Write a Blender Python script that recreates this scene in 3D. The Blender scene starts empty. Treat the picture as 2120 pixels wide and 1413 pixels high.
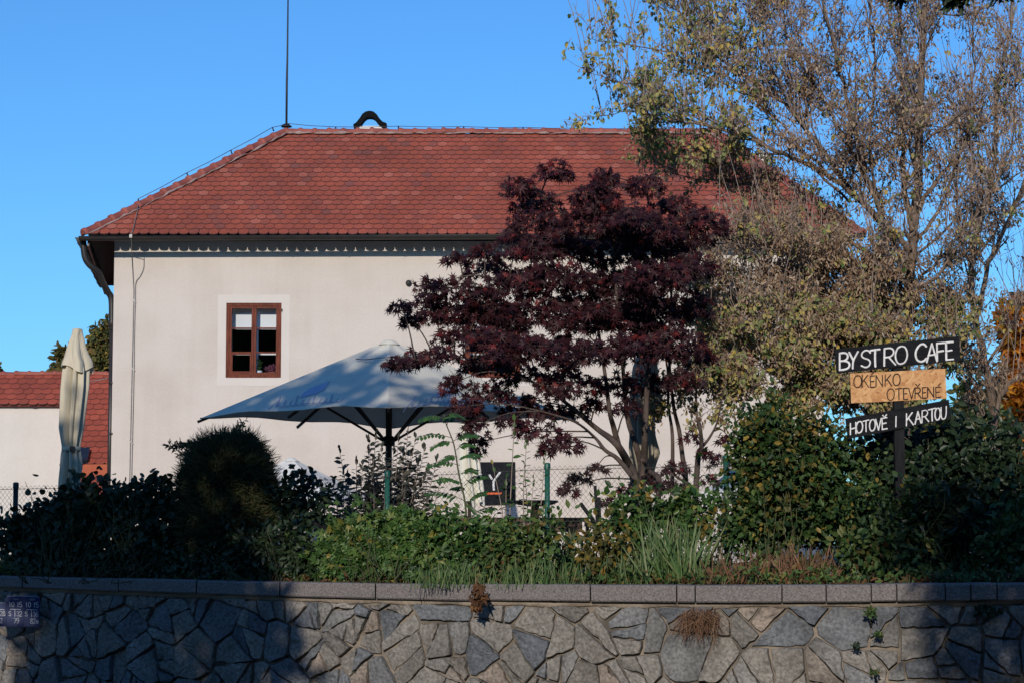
import bpy, math, random
import numpy as np
from mathutils import Vector

random.seed(7)
rng = np.random.default_rng(7)
S = bpy.context.scene
COL = S.collection

# ------------------------------------------------------------------ camera
F = 4600.0                      # focal length in photo pixels (2120 wide)
HOR = 1120.0                    # horizon row in the photo
EYE = 1.6
PITCH = math.atan((HOR - 706.5) / F)
cp, sp = math.cos(PITCH), math.sin(PITCH)
cam_d = bpy.data.cameras.new("camera")
cam = bpy.data.objects.new("camera", cam_d)
COL.objects.link(cam)
cam.location = (0, 0, EYE)
cam.rotation_euler = (math.pi / 2 + PITCH, 0, 0)
cam_d.sensor_width = 36.0
cam_d.lens = 36.0 * F / 2120.0
cam_d.clip_end = 2000
cam_d.clip_start = 0.05
S.camera = cam

# ------------------------------------------------------------------ light
SUN_DIR = Vector((0.18, 1.0, -0.37)).normalized()      # the way the light travels
ELEV = math.asin(-SUN_DIR.z)
w = bpy.data.worlds.new("World")
S.world = w
w.use_nodes = True
wt = w.node_tree
wt.nodes.clear()
sky = wt.nodes.new("ShaderNodeTexSky")
sky.sky_type = 'NISHITA'
sky.sun_disc = False
sky.sun_elevation = ELEV
sky.sun_rotation = math.atan2(-SUN_DIR.x, -SUN_DIR.y)
sky.air_density = 1.0
sky.dust_density = 0.4
sky.ozone_density = 2.2
bg = wt.nodes.new("ShaderNodeBackground")
bg.inputs[1].default_value = 0.13
wo = wt.nodes.new("ShaderNodeOutputWorld")
tint = wt.nodes.new("ShaderNodeVectorMath")          # a clear, deep autumn blue
tint.operation = 'MULTIPLY'
tint.inputs[1].default_value = (0.33, 0.70, 1.12)
wt.links.new(sky.outputs[0], tint.inputs[0])
wt.links.new(tint.outputs[0], bg.inputs[0])
wt.links.new(bg.outputs[0], wo.inputs[0])
sl = bpy.data.lights.new("sun", 'SUN')
sl.energy = 3.5
sl.angle = math.radians(0.53)
sl.color = (1.0, 0.905, 0.79)
so = bpy.data.objects.new("sun", sl)
COL.objects.link(so)
so.rotation_euler = SUN_DIR.to_track_quat('-Z', 'Y').to_euler()
so.location = (-8, -30, 25)
S.view_settings.view_transform = 'Standard'
S.view_settings.look = 'None'
S.view_settings.exposure = 0.0
S.view_settings.gamma = 1.0
S.view_settings.use_curve_mapping = False
S.cycles.max_bounces = 6
S.cycles.transparent_max_bounces = 12


# ------------------------------------------------------------------ helpers
def ray(px, py):
    u, v = (px - 1060.0) / F, (706.5 - py) / F
    return np.array([u, cp - v * sp, sp + v * cp])


def P(px, py, Y):
    """the point at distance Y that stands at pixel (px, py) of the photograph"""
    d = ray(px, py)
    return np.array([0, 0, EYE]) + d * (Y / d[1])


def PP(lst, Y=None):
    return [P(a[0], a[1], a[2] if len(a) > 2 else Y) for a in lst]


def on_plane(px, py, p0, n):
    d = ray(px, py)
    o = np.array([0, 0, EYE])
    t = np.dot(p0 - o, n) / np.dot(d, n)
    return o + d * t


def nrm(v):
    v = np.asarray(v, float)
    return v / (np.linalg.norm(v, axis=-1, keepdims=True) + 1e-12)


ORG = {}


class MB:
    """collects faces and links them as one mesh object"""
    def __init__(self):
        self.V, self.Fs, self.n, self.mi, self.sm = [], [], 0, {}, set()

    def add(self, V, F, mi=0):
        V = np.asarray(V, float).reshape(-1, 3)
        n0 = len(self.Fs)
        self.V.append(V)
        if isinstance(F, np.ndarray):
            self.Fs.append(F + self.n)
        else:
            by = {}
            for f in F:
                by.setdefault(len(f), []).append(f)
            for k in by:
                self.Fs.append(np.array(by[k], int) + self.n)
        self.n += len(V)
        if mi:
            for q in range(n0, len(self.Fs)):
                self.mi[q] = mi
        return self

    def box(self, lo, hi, taper=0.0):
        x0, y0, z0 = lo
        x1, y1, z1 = hi
        V = [(x0, y0, z0), (x1, y0, z0), (x1, y1, z0), (x0, y1, z0),
             (x0, y0, z1), (x1, y0, z1), (x1, y1, z1), (x0, y1, z1)]
        return self.add(V, [(0, 3, 2, 1), (4, 5, 6, 7), (0, 1, 5, 4), (1, 2, 6, 5), (2, 3, 7, 6), (3, 0, 4, 7)])

    def bar(self, a, b, wx, wy, up=(0, 0, 1)):
        a, b = np.asarray(a, float), np.asarray(b, float)
        t = nrm(b - a)
        s = np.cross(t, up)
        if np.linalg.norm(s) < 1e-4:
            s = np.cross(t, (0, 1, 0))
        s = nrm(s)
        u = np.cross(s, t)
        V = []
        for p in (a, b):
            for i, j in ((-1, -1), (1, -1), (1, 1), (-1, 1)):
                V.append(p + s * i * wx / 2 + u * j * wy / 2)
        return self.add(V, [(0, 3, 2, 1), (4, 5, 6, 7), (0, 1, 5, 4), (1, 2, 6, 5), (2, 3, 7, 6), (3, 0, 4, 7)])

    def tube(self, pts, rad, n=6, cap=True):
        pts = np.asarray(pts, float)
        m = len(pts)
        rad = np.full(m, rad) if np.isscalar(rad) else np.asarray(rad, float)
        T = np.zeros_like(pts)
        T[1:-1] = pts[2:] - pts[:-2]
        T[0], T[-1] = pts[1] - pts[0], pts[-1] - pts[-2]
        T = nrm(T)
        u = np.cross(T[0], (0.31, 0.2, 0.93))
        if np.linalg.norm(u) < 1e-3:
            u = np.cross(T[0], (1, 0, 0))
        u = nrm(u)
        a = np.arange(n) * 2 * math.pi / n
        ca, sa = np.cos(a)[:, None], np.sin(a)[:, None]
        V = []
        for i in range(m):
            u = u - T[i] * np.dot(u, T[i])
            u = nrm(u)
            v = np.cross(T[i], u)
            V.append(pts[i] + (ca * u + sa * v) * rad[i])
        V = np.concatenate(V)
        i = np.arange(m - 1)[:, None] * n
        j = np.arange(n)[None, :]
        k = (j + 1) % n
        Q = np.stack([i + j, i + k, i + n + k, i + n + j], -1).reshape(-1, 4)
        base = self.n
        self.sm.add(len(self.Fs))
        self.add(V, Q)
        if cap:
            self.Fs.append(np.array([list(range(n))[::-1]]) + base)
            self.Fs.append(np.array([list(range(n))]) + base + (m - 1) * n)
        return self

    def lathe(self, c, prof, n=16):
        """prof: (radius, z) pairs, turned about the vertical through c"""
        c = np.asarray(c, float)
        a = np.arange(n) * 2 * math.pi / n
        V = []
        for r, z in prof:
            V.append(np.stack([c[0] + r * np.cos(a), c[1] + r * np.sin(a), np.full(n, c[2] + z)], -1))
        m = len(prof)
        i = np.arange(m - 1)[:, None] * n
        j = np.arange(n)[None, :]
        k = (j + 1) % n
        Q = np.stack([i + j, i + k, i + n + k, i + n + j], -1).reshape(-1, 4)
        self.sm.add(len(self.Fs))
        return self.add(np.concatenate(V), Q)

    def prism(self, poly, off):
        """a planar polygon and its copy moved by off, joined by sides"""
        poly = np.asarray(poly, float)
        n = len(poly)
        V = np.concatenate([poly, poly + np.asarray(off, float)])
        Fc = [tuple(range(n))[::-1], tuple(range(n, 2 * n))]
        Fc += [(i, (i + 1) % n, n + (i + 1) % n, n + i) for i in range(n)]
        return self.add(V, Fc)

    def grid(self, G):
        """G: (a, b, 3) array of points"""
        G = np.asarray(G, float)
        a, b = G.shape[:2]
        i = np.arange(a - 1)[:, None] * b
        j = np.arange(b - 1)[None, :]
        Q = np.stack([i + j, i + j + 1, i + b + j + 1, i + b + j], -1).reshape(-1, 4)
        self.sm.add(len(self.Fs))
        return self.add(G.reshape(-1, 3), Q)

    def leaves(self, tmpl, pos, d, nv, size):
        TV, TF = tmpl
        pos = np.asarray(pos, float).reshape(-1, 3)
        N = len(pos)
        if N == 0:
            return self
        d = nrm(d)
        y = nrm(np.cross(nv, d))
        z = np.cross(d, y)
        size = np.broadcast_to(np.asarray(size, float), (N,))[:, None, None]
        V = pos[:, None, :] + size * (TV[None, :, 0:1] * d[:, None, :] + TV[None, :, 1:2] * y[:, None, :] + TV[None, :, 2:3] * z[:, None, :])
        k = len(TV)
        for Fk in TF:
            Fk = np.array(Fk)
            Q = (np.arange(N)[:, None, None] * k + Fk[None]).reshape(-1, Fk.shape[1])
            self.Fs.append(Q + self.n)
        self.V.append(V.reshape(-1, 3))
        self.n += N * k
        return self

    def build(self, name, mat, parent=None, smooth=None, loc=None):
        V = np.concatenate(self.V) if self.V else np.zeros((0, 3))
        org = ORG.get(parent.name, np.zeros(3)) if parent else (np.asarray(loc, float) if loc is not None else np.zeros(3))
        V = V - org
        me = bpy.data.meshes.new(name)
        loops = np.concatenate([f.reshape(-1) for f in self.Fs])
        sizes = np.concatenate([np.full(len(f), f.shape[1]) for f in self.Fs])
        starts = np.concatenate([[0], np.cumsum(sizes)[:-1]])
        me.vertices.add(len(V))
        me.vertices.foreach_set("co", V.reshape(-1))
        me.loops.add(len(loops))
        me.loops.foreach_set("vertex_index", loops.astype(np.int32))
        me.polygons.add(len(sizes))
        me.polygons.foreach_set("loop_start", starts.astype(np.int32))
        me.polygons.foreach_set("loop_total", sizes.astype(np.int32))
        me.polygons.foreach_set("use_smooth", np.concatenate([np.full(len(f), (q in self.sm) if smooth is None else bool(smooth)) for q, f in enumerate(self.Fs)]))
        me.update(calc_edges=True)
        me.validate()
        if mat:
            for m_i in (mat if isinstance(mat, (list, tuple)) else [mat]):
                me.materials.append(m_i)
        if self.mi:
            me.polygons.foreach_set("material_index", np.concatenate([np.full(len(f), self.mi.get(q, 0)) for q, f in enumerate(self.Fs)]).astype(np.int32))
        o = bpy.data.objects.new(name, me)
        COL.objects.link(o)
        if parent:
            o.parent = parent
        elif loc is not None:
            o.location = loc
        ORG[o.name] = org
        return o


def tag(o, label=None, cat=None, group=None, kind=None):
    if label: o["label"] = label
    if cat: o["category"] = cat
    if group: o["group"] = group
    if kind: o["kind"] = kind
    return o


def thing(name, label, cat, loc, group=None):
    o = bpy.data.objects.new(name, None)
    COL.objects.link(o)
    o.location = tuple(loc)
    o.empty_display_size = 0.1
    ORG[o.name] = np.asarray(loc, float)
    return tag(o, label, cat, group)


def smooth(pts, k=5):
    """Catmull-Rom through the points"""
    p = np.asarray(pts, float)
    if len(p) < 3:
        return np.array([p[0] + (p[-1] - p[0]) * t for t in np.linspace(0, 1, k + 1)])
    q = np.vstack([2 * p[0] - p[1], p, 2 * p[-1] - p[-2]])
    out = []
    for i in range(1, len(q) - 2):
        for t in np.linspace(0, 1, k, endpoint=False):
            a, b, c, d = q[i - 1], q[i], q[i + 1], q[i + 2]
            out.append(0.5 * ((2 * b) + (c - a) * t + (2 * a - 5 * b + 4 * c - d) * t * t + (3 * b - a - 3 * c + d) * t ** 3))
    out.append(p[-1])
    return np.array(out)


# ------------------------------------------------------------------ materials
def _new(name):
    m = bpy.data.materials.new(name)
    m.use_nodes = True
    nt = m.node_tree
    b = nt.nodes["Principled BSDF"]
    return m, nt, b


def mat(name, c, rough=0.7, c2=None, scale=6.0, bump=0.0, bscale=40.0, metal=0.0, spec=0.4, stretch=(1, 1, 1), detail=5, lo=0.35, hi=0.65):
    m, nt, b = _new(name)
    b.inputs["Roughness"].default_value = rough
    b.inputs["Metallic"].default_value = metal
    b.inputs["Specular IOR Level"].default_value = spec
    b.inputs["Base Color"].default_value = (*c, 1)
    tc = nt.nodes.new("ShaderNodeTexCoord")
    mp = nt.nodes.new("ShaderNodeMapping")
    mp.inputs["Scale"].default_value = stretch
    nt.links.new(tc.outputs["Object"], mp.inputs[0])
    if c2:
        nz = nt.nodes.new("ShaderNodeTexNoise")
        nz.inputs["Scale"].default_value = scale
        nz.inputs["Detail"].default_value = detail
        nt.links.new(mp.outputs[0], nz.inputs["Vector"])
        r = nt.nodes.new("ShaderNodeValToRGB")
        r.color_ramp.elements[0].position = lo
        r.color_ramp.elements[1].position = hi
        r.color_ramp.elements[0].color = (*c, 1)
        r.color_ramp.elements[1].color = (*c2, 1)
        nt.links.new(nz.outputs["Fac"], r.inputs[0])
        nt.links.new(r.outputs[0], b.inputs["Base Color"])
    if bump:
        nb = nt.nodes.new("ShaderNodeTexNoise")
        nb.inputs["Scale"].default_value = bscale
        nb.inputs["Detail"].default_value = 6
        nt.links.new(mp.outputs[0], nb.inputs["Vector"])
        bp = nt.nodes.new("ShaderNodeBump")
        bp.inputs["Strength"].default_value = bump
        bp.inputs["Distance"].default_value = 0.02
        nt.links.new(nb.outputs["Fac"], bp.inputs["Height"])
        nt.links.new(bp.outputs[0], b.inputs["Normal"])
    return m


def island_mat(name, cols, rough=0.7, spec=0.35, trans=0.0, nscale=1.5, nlo=0.75, nhi=1.2, speck=0.0, sscale=60, bump=0.0, bscale=50):
    """one random colour per separate piece (tile, stone, leaf), times a soft noise"""
    m, nt, b = _new(name)
    g = nt.nodes.new("ShaderNodeNewGeometry")
    r = nt.nodes.new("ShaderNodeValToRGB")
    els = r.color_ramp.elements
    while len(els) < len(cols):
        els.new(0.5)
    for e, (p, c) in zip(els, cols):
        e.position = p
        e.color = (*c, 1)
    nt.links.new(g.outputs["Random Per Island"], r.inputs[0])
    tc = nt.nodes.new("ShaderNodeTexCoord")
    nz = nt.nodes.new("ShaderNodeTexNoise")
    nz.inputs["Scale"].default_value = nscale
    nz.inputs["Detail"].default_value = 4
    nt.links.new(tc.outputs["Object"], nz.inputs["Vector"])
    mr = nt.nodes.new("ShaderNodeMapRange")
    mr.inputs["From Min"].default_value = 0.3
    mr.inputs["From Max"].default_value = 0.7
    mr.inputs["To Min"].default_value = nlo
    mr.inputs["To Max"].default_value = nhi
    nt.links.new(nz.outputs["Fac"], mr.inputs["Value"])
    mx = nt.nodes.new("ShaderNodeVectorMath")
    mx.operation = 'SCALE'
    nt.links.new(r.outputs[0], mx.inputs[0])
    nt.links.new(mr.outputs[0], mx.inputs["Scale"])
    col = mx.outputs[0]
    if speck:
        n2 = nt.nodes.new("ShaderNodeTexNoise")
        n2.inputs["Scale"].default_value = sscale
        n2.inputs["Detail"].default_value = 3
        nt.links.new(tc.outputs["Object"], n2.inputs["Vector"])
        m2 = nt.nodes.new("ShaderNodeMapRange")
        m2.inputs["From Min"].default_value = 0.35
        m2.inputs["From Max"].default_value = 0.65
        m2.inputs["To Min"].default_value = 1 - speck
        m2.inputs["To Max"].default_value = 1 + speck
        nt.links.new(n2.outputs["Fac"], m2.inputs["Value"])
        v2 = nt.nodes.new("ShaderNodeVectorMath")
        v2.operation = 'SCALE'
        nt.links.new(col, v2.inputs[0])
        nt.links.new(m2.outputs[0], v2.inputs["Scale"])
        col = v2.outputs[0]
    nt.links.new(col, b.inputs["Base Color"])
    b.inputs["Roughness"].default_value = rough
    b.inputs["Specular IOR Level"].default_value = spec
    if bump:
        nb = nt.nodes.new("ShaderNodeTexNoise")
        nb.inputs["Scale"].default_value = bscale
        nb.inputs["Detail"].default_value = 6
        nt.links.new(tc.outputs["Object"], nb.inputs["Vector"])
        bp = nt.nodes.new("ShaderNodeBump")
        bp.inputs["Strength"].default_value = bump
        bp.inputs["Distance"].default_value = 0.02
        nt.links.new(nb.outputs["Fac"], bp.inputs["Height"])
        nt.links.new(bp.outputs[0], b.inputs["Normal"])
    if trans:
        tr = nt.nodes.new("ShaderNodeBsdfTranslucent")
        nt.links.new(col, tr.inputs[0])
        ms = nt.nodes.new("ShaderNodeMixShader")
        ms.inputs[0].default_value = trans
        nt.links.new(b.outputs[0], ms.inputs[1])
        nt.links.new(tr.outputs[0], ms.inputs[2])
        nt.links.new(ms.outputs[0], nt.nodes["Material Output"].inputs[0])
    return m


def fabric(name, c, c2, trans=0.25):
    m = mat(name, c, 0.85, c2, 3.0, 0.15, 220, spec=0.15)
    nt = m.node_tree
    b = nt.nodes["Principled BSDF"]
    tr = nt.nodes.new("ShaderNodeBsdfTranslucent")
    tr.inputs[0].default_value = (*c, 1)
    ms = nt.nodes.new("ShaderNodeMixShader")
    ms.inputs[0].default_value = trans
    nt.links.new(b.outputs[0], ms.inputs[1])
    nt.links.new(tr.outputs[0], ms.inputs[2])
    nt.links.new(ms.outputs[0], nt.nodes["Material Output"].inputs[0])
    return m


def glass():
    m, nt, b = _new("window_glass")
    tr = nt.nodes.new("ShaderNodeBsdfTransparent")
    tr.inputs[0].default_value = (0.93, 0.95, 0.96, 1)
    gl = nt.nodes.new("ShaderNodeBsdfGlossy")
    gl.inputs["Roughness"].default_value = 0.02
    ms = nt.nodes.new("ShaderNodeMixShader")
    ms.inputs[0].default_value = 0.09
    nt.links.new(tr.outputs[0], ms.inputs[1])
    nt.links.new(gl.outputs[0], ms.inputs[2])
    nt.links.new(ms.outputs[0], nt.nodes["Material Output"].inputs[0])
    return m


def plaster_mat(name, base, dark, light):
    """lime plaster: large cloudy patches, faint vertical runs, a fine rough bump"""
    m, nt, b = _new(name)
    b.inputs["Roughness"].default_value = 0.9
    b.inputs["Specular IOR Level"].default_value = 0.15
    tc = nt.nodes.new("ShaderNodeTexCoord")

    def noise(scale, stretch, detail=5):
        mp = nt.nodes.new("ShaderNodeMapping")
        mp.inputs["Scale"].default_value = stretch
        nt.links.new(tc.outputs["Object"], mp.inputs[0])
        n = nt.nodes.new("ShaderNodeTexNoise")
        n.inputs["Scale"].default_value = scale
        n.inputs["Detail"].default_value = detail
        nt.links.new(mp.outputs[0], n.inputs["Vector"])
        return n

    def ramp(n, c0, c1, lo, hi):
        r = nt.nodes.new("ShaderNodeValToRGB")
        r.color_ramp.elements[0].position, r.color_ramp.elements[1].position = lo, hi
        r.color_ramp.elements[0].color, r.color_ramp.elements[1].color = (*c0, 1), (*c1, 1)
        nt.links.new(n.outputs["Fac"], r.inputs[0])
        return r

    a = ramp(noise(0.8, (1, 1, 1.25), 7), dark, base, 0.32, 0.6)
    c = ramp(noise(1.7, (1.2, 1, 0.25), 5), (0, 0, 0), (1, 1, 1), 0.5, 0.8)
    mx = nt.nodes.new("ShaderNodeMixRGB")
    mx.inputs[2].default_value = (*light, 1)
    f = nt.nodes.new("ShaderNodeMath")
    f.operation = 'MULTIPLY'
    f.inputs[1].default_value = 0.55
    nt.links.new(c.outputs[0], f.inputs[0])
    nt.links.new(f.outputs[0], mx.inputs[0])
    nt.links.new(a.outputs[0], mx.inputs[1])
    st = ramp(noise(2.2, (2.6, 2.6, 0.10), 6), (0.86, 0.85, 0.83), (1, 1, 1), 0.28, 0.5)      # rain streaks
    gr = ramp(noise(26, (1, 1, 1), 6), (0.97, 0.97, 0.97), (1.015, 1.015, 1.015), 0.35, 0.65)   # grain of the float finish
    m1 = nt.nodes.new("ShaderNodeMixRGB")
    m1.blend_type = 'MULTIPLY'
    m1.inputs[0].default_value = 0.22
    nt.links.new(mx.outputs[0], m1.inputs[1])
    nt.links.new(st.outputs[0], m1.inputs[2])
    m2_ = nt.nodes.new("ShaderNodeMixRGB")
    m2_.blend_type = 'MULTIPLY'
    m2_.inputs[0].default_value = 1.0
    nt.links.new(m1.outputs[0], m2_.inputs[1])
    nt.links.new(gr.outputs[0], m2_.inputs[2])
    nt.links.new(m2_.outputs[0], b.inputs["Base Color"])
    nb = noise(9, (1, 1, 1), 8)
    bp = nt.nodes.new("ShaderNodeBump")
    bp.inputs["Strength"].default_value = 0.25
    bp.inputs["Distance"].default_value = 0.03
    nt.links.new(nb.outputs["Fac"], bp.inputs["Height"])
    nt.links.new(bp.outputs[0], b.inputs["Normal"])
    return m


M = {
    'plaster': plaster_mat("house_plaster", (0.585, 0.520, 0.465), (0.525, 0.463, 0.405), (0.61, 0.55, 0.50)),
    'surround': mat("window_surround_paint", (0.615, 0.56, 0.51), 0.9, (0.59, 0.535, 0.485), 2.5, spec=0.1),
    'plaster_pale': plaster_mat("pale_plaster", (0.625, 0.58, 0.535), (0.58, 0.535, 0.49), (0.68, 0.63, 0.595)),
    'tile': island_mat("roof_tile_clay", [(0.0, (0.22, 0.080, 0.066)), (0.08, (0.28, 0.078, 0.056)), (0.5, (0.312, 0.080, 0.053)), (0.85, (0.335, 0.084, 0.053)), (1.0, (0.38, 0.12, 0.085))],
                       0.85, 0.1, 0, 0.9, 0.8, 1.12, 0.16, 35, 0.2, 70),
    'tile2': island_mat("shed_tile_clay", [(0.0, (0.27, 0.062, 0.04)), (0.6, (0.33, 0.07, 0.044)), (1.0, (0.38, 0.085, 0.052))], 0.75, 0.3, 0, 0.7, 0.85, 1.1, 0.1, 35),
    'tile_edge': mat("dark_tile_edge", (0.040, 0.016, 0.014), 0.9, (0.065, 0.022, 0.018), 9),  # lower edge faces of the tiles, darker than their tops
    'ridge': mat("ridge_tile_clay", (0.24, 0.062, 0.045), 0.75, (0.33, 0.10, 0.075), 3, 0.2, 60),
    'mortar_pale': mat("ridge_mortar", (0.36, 0.27, 0.24), 0.9, (0.22, 0.12, 0.10), 5, 0.3, 60),
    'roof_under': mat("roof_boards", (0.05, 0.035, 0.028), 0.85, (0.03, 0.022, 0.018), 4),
    'gutter': mat("gutter_metal", (0.030, 0.028, 0.028), 0.42, (0.045, 0.038, 0.034), 4, metal=0.3),
    'wood_red': mat("window_wood", (0.175, 0.045, 0.024), 0.55, (0.085, 0.020, 0.012), 8, 0.2, 40, spec=0.12, stretch=(6, 6, 0.8)),
    'glass': glass(),
    'blind': mat("blind_cloth", (0.78, 0.80, 0.82), 0.85, (0.72, 0.74, 0.77), 2),
    'sillpot': mat("pot_glaze", (0.65, 0.68, 0.74), 0.4, (0.5, 0.55, 0.65), 12),
    'iron': mat("dark_iron", (0.018, 0.018, 0.02), 0.55, (0.035, 0.033, 0.032), 14, 0.1, 60, metal=0.2),
    'soot': mat("sooty_iron", (0.004, 0.004, 0.005), 0.8, (0.007, 0.007, 0.008), 9, spec=0.1),
    'wire': mat("wire_steel", (0.30, 0.29, 0.28), 0.5, (0.2, 0.19, 0.18), 20, metal=0.4),
    'darkwire': mat("dark_wire", (0.06, 0.05, 0.045), 0.6, (0.10, 0.08, 0.07), 20),
    'white_render': mat("white_render", (0.75, 0.74, 0.72), 0.9, (0.66, 0.64, 0.61), 5),
    'cream_cloth': fabric("cream_canvas", (0.66, 0.60, 0.46), (0.60, 0.54, 0.41), 0.15),
    'pale_cloth': fabric("pale_canvas", (0.72, 0.69, 0.58), (0.66, 0.63, 0.53), 0.04),
    'beige_cloth': fabric("beige_canvas", (0.42, 0.37, 0.28), (0.34, 0.30, 0.23), 0.1),
    'white_cloth': fabric("white_canvas", (0.78, 0.77, 0.72), (0.72, 0.71, 0.66), 0.15),
    'print_blue': mat("blue_print", (0.38, 0.41, 0.56), 0.85, (0.44, 0.46, 0.58), 12),
    'print_blue_faint': mat("faded_blue_print", (0.45, 0.48, 0.56), 0.85, (0.5, 0.52, 0.58), 12),
    'pole': mat("pole_dark_wood", (0.035, 0.022, 0.016), 0.5, (0.055, 0.035, 0.025), 10, stretch=(4, 4, 0.6)),
    'green_post': mat("green_coated_steel", (0.008, 0.075, 0.055), 0.4, (0.015, 0.11, 0.08), 7, 0.1, 30),
    'dark_post': mat("dark_coated_steel", (0.012, 0.02, 0.02), 0.45, (0.02, 0.03, 0.03), 7),
    'mesh_wire': mat("fence_wire", (0.04, 0.045, 0.038), 0.6, (0.07, 0.065, 0.055), 9),
    'black_board': mat("black_painted_board", (0.0085, 0.0095, 0.012), 0.75, (0.015, 0.016, 0.019), 9, 0.15, 60, spec=0.08, stretch=(0.6, 1, 6)),
    'white_paint': mat("white_brush_paint", (0.78, 0.78, 0.77), 0.7, (0.6, 0.6, 0.6), 40),
    'brown_ink': mat("dark_brown_paint", (0.045, 0.022, 0.012), 0.7, (0.03, 0.015, 0.01), 40),
    'orange_paint': mat("orange_paint", (0.80, 0.13, 0.02), 0.6, (0.65, 0.10, 0.02), 20),
    'post_wood': mat("shade_dark_wood", (0.011, 0.012, 0.014), 0.85, (0.022, 0.022, 0.024), 6, 0.4, 40, spec=0.08, stretch=(4, 4, 0.7)),  # near-black base carries the shade on the signpost front
    'plate_blue': mat("plate_blue_enamel", (0.008, 0.022, 0.095), 0.4, (0.010, 0.026, 0.11), 6),
    'plate_white': mat("plate_white_enamel", (0.72, 0.73, 0.74), 0.4, (0.6, 0.6, 0.6), 20),
    'plate_grey': mat("plate_grey_enamel", (0.32, 0.36, 0.42), 0.4, (0.28, 0.3, 0.36), 20),
    'granite': mat("cap_granite", (0.108, 0.095, 0.091), 0.85, (0.215, 0.195, 0.188), 70, 0.5, 80, detail=3),
    'stone': island_mat("rubble_stone", [(0.0, (0.095, 0.104, 0.118)), (0.26, (0.145, 0.152, 0.160)), (0.45, (0.168, 0.162, 0.152)), (0.75, (0.21, 0.193, 0.172)), (0.9, (0.14, 0.132, 0.12)), (1.0, (0.25, 0.205, 0.168))],
                        0.85, 0.3, 0, 3.5, 0.7, 1.25, 0.3, 38, 0.9, 22),
    'mortar': mat("lime_mortar", (0.24, 0.20, 0.16), 0.95, (0.09, 0.078, 0.064), 4, 0.6, 45),
    'mortar_light': mat("light_mortar", (0.34, 0.28, 0.22), 0.95, (0.2, 0.165, 0.13), 4, 0.6, 30),
    'soil': mat("soil", (0.035, 0.026, 0.018), 0.95, (0.05, 0.05, 0.025), 3, 0.6, 20),
    'paving': mat("terrace_paving", (0.25, 0.21, 0.165), 0.9, (0.19, 0.16, 0.13), 4, 0.3, 40),
    'asphalt': mat("asphalt", (0.045, 0.045, 0.047), 0.9, (0.06, 0.058, 0.056), 30, 0.4, 90),
    'bench_wood': mat("bench_wood", (0.10, 0.055, 0.032), 0.6, (0.06, 0.033, 0.02), 6, 0.2, 40, stretch=(0.6, 4, 4)),
    'orange_metal': mat("orange_flashing", (0.50, 0.13, 0.055), 0.6, (0.44, 0.11, 0.05), 3),
    'panel_dark': mat("dark_glass_panel", (0.012, 0.016, 0.03), 0.15, (0.02, 0.025, 0.04), 5),
    'bark': mat("grey_bark", (0.20, 0.145, 0.105), 0.9, (0.095, 0.068, 0.052), 14, 0.7, 30, stretch=(3, 3, 0.5)),
    'bark_dark': mat("dark_bark", (0.060, 0.040, 0.034), 0.85, (0.10, 0.075, 0.062), 12, 0.6, 30, stretch=(3, 3, 0.5)),
    'twig': mat("pale_twig", (0.33, 0.265, 0.225), 0.85, (0.21, 0.16, 0.13), 12),
    'stem_green': mat("green_stem", (0.05, 0.075, 0.025), 0.7, (0.08, 0.07, 0.035), 12),
}
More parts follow.
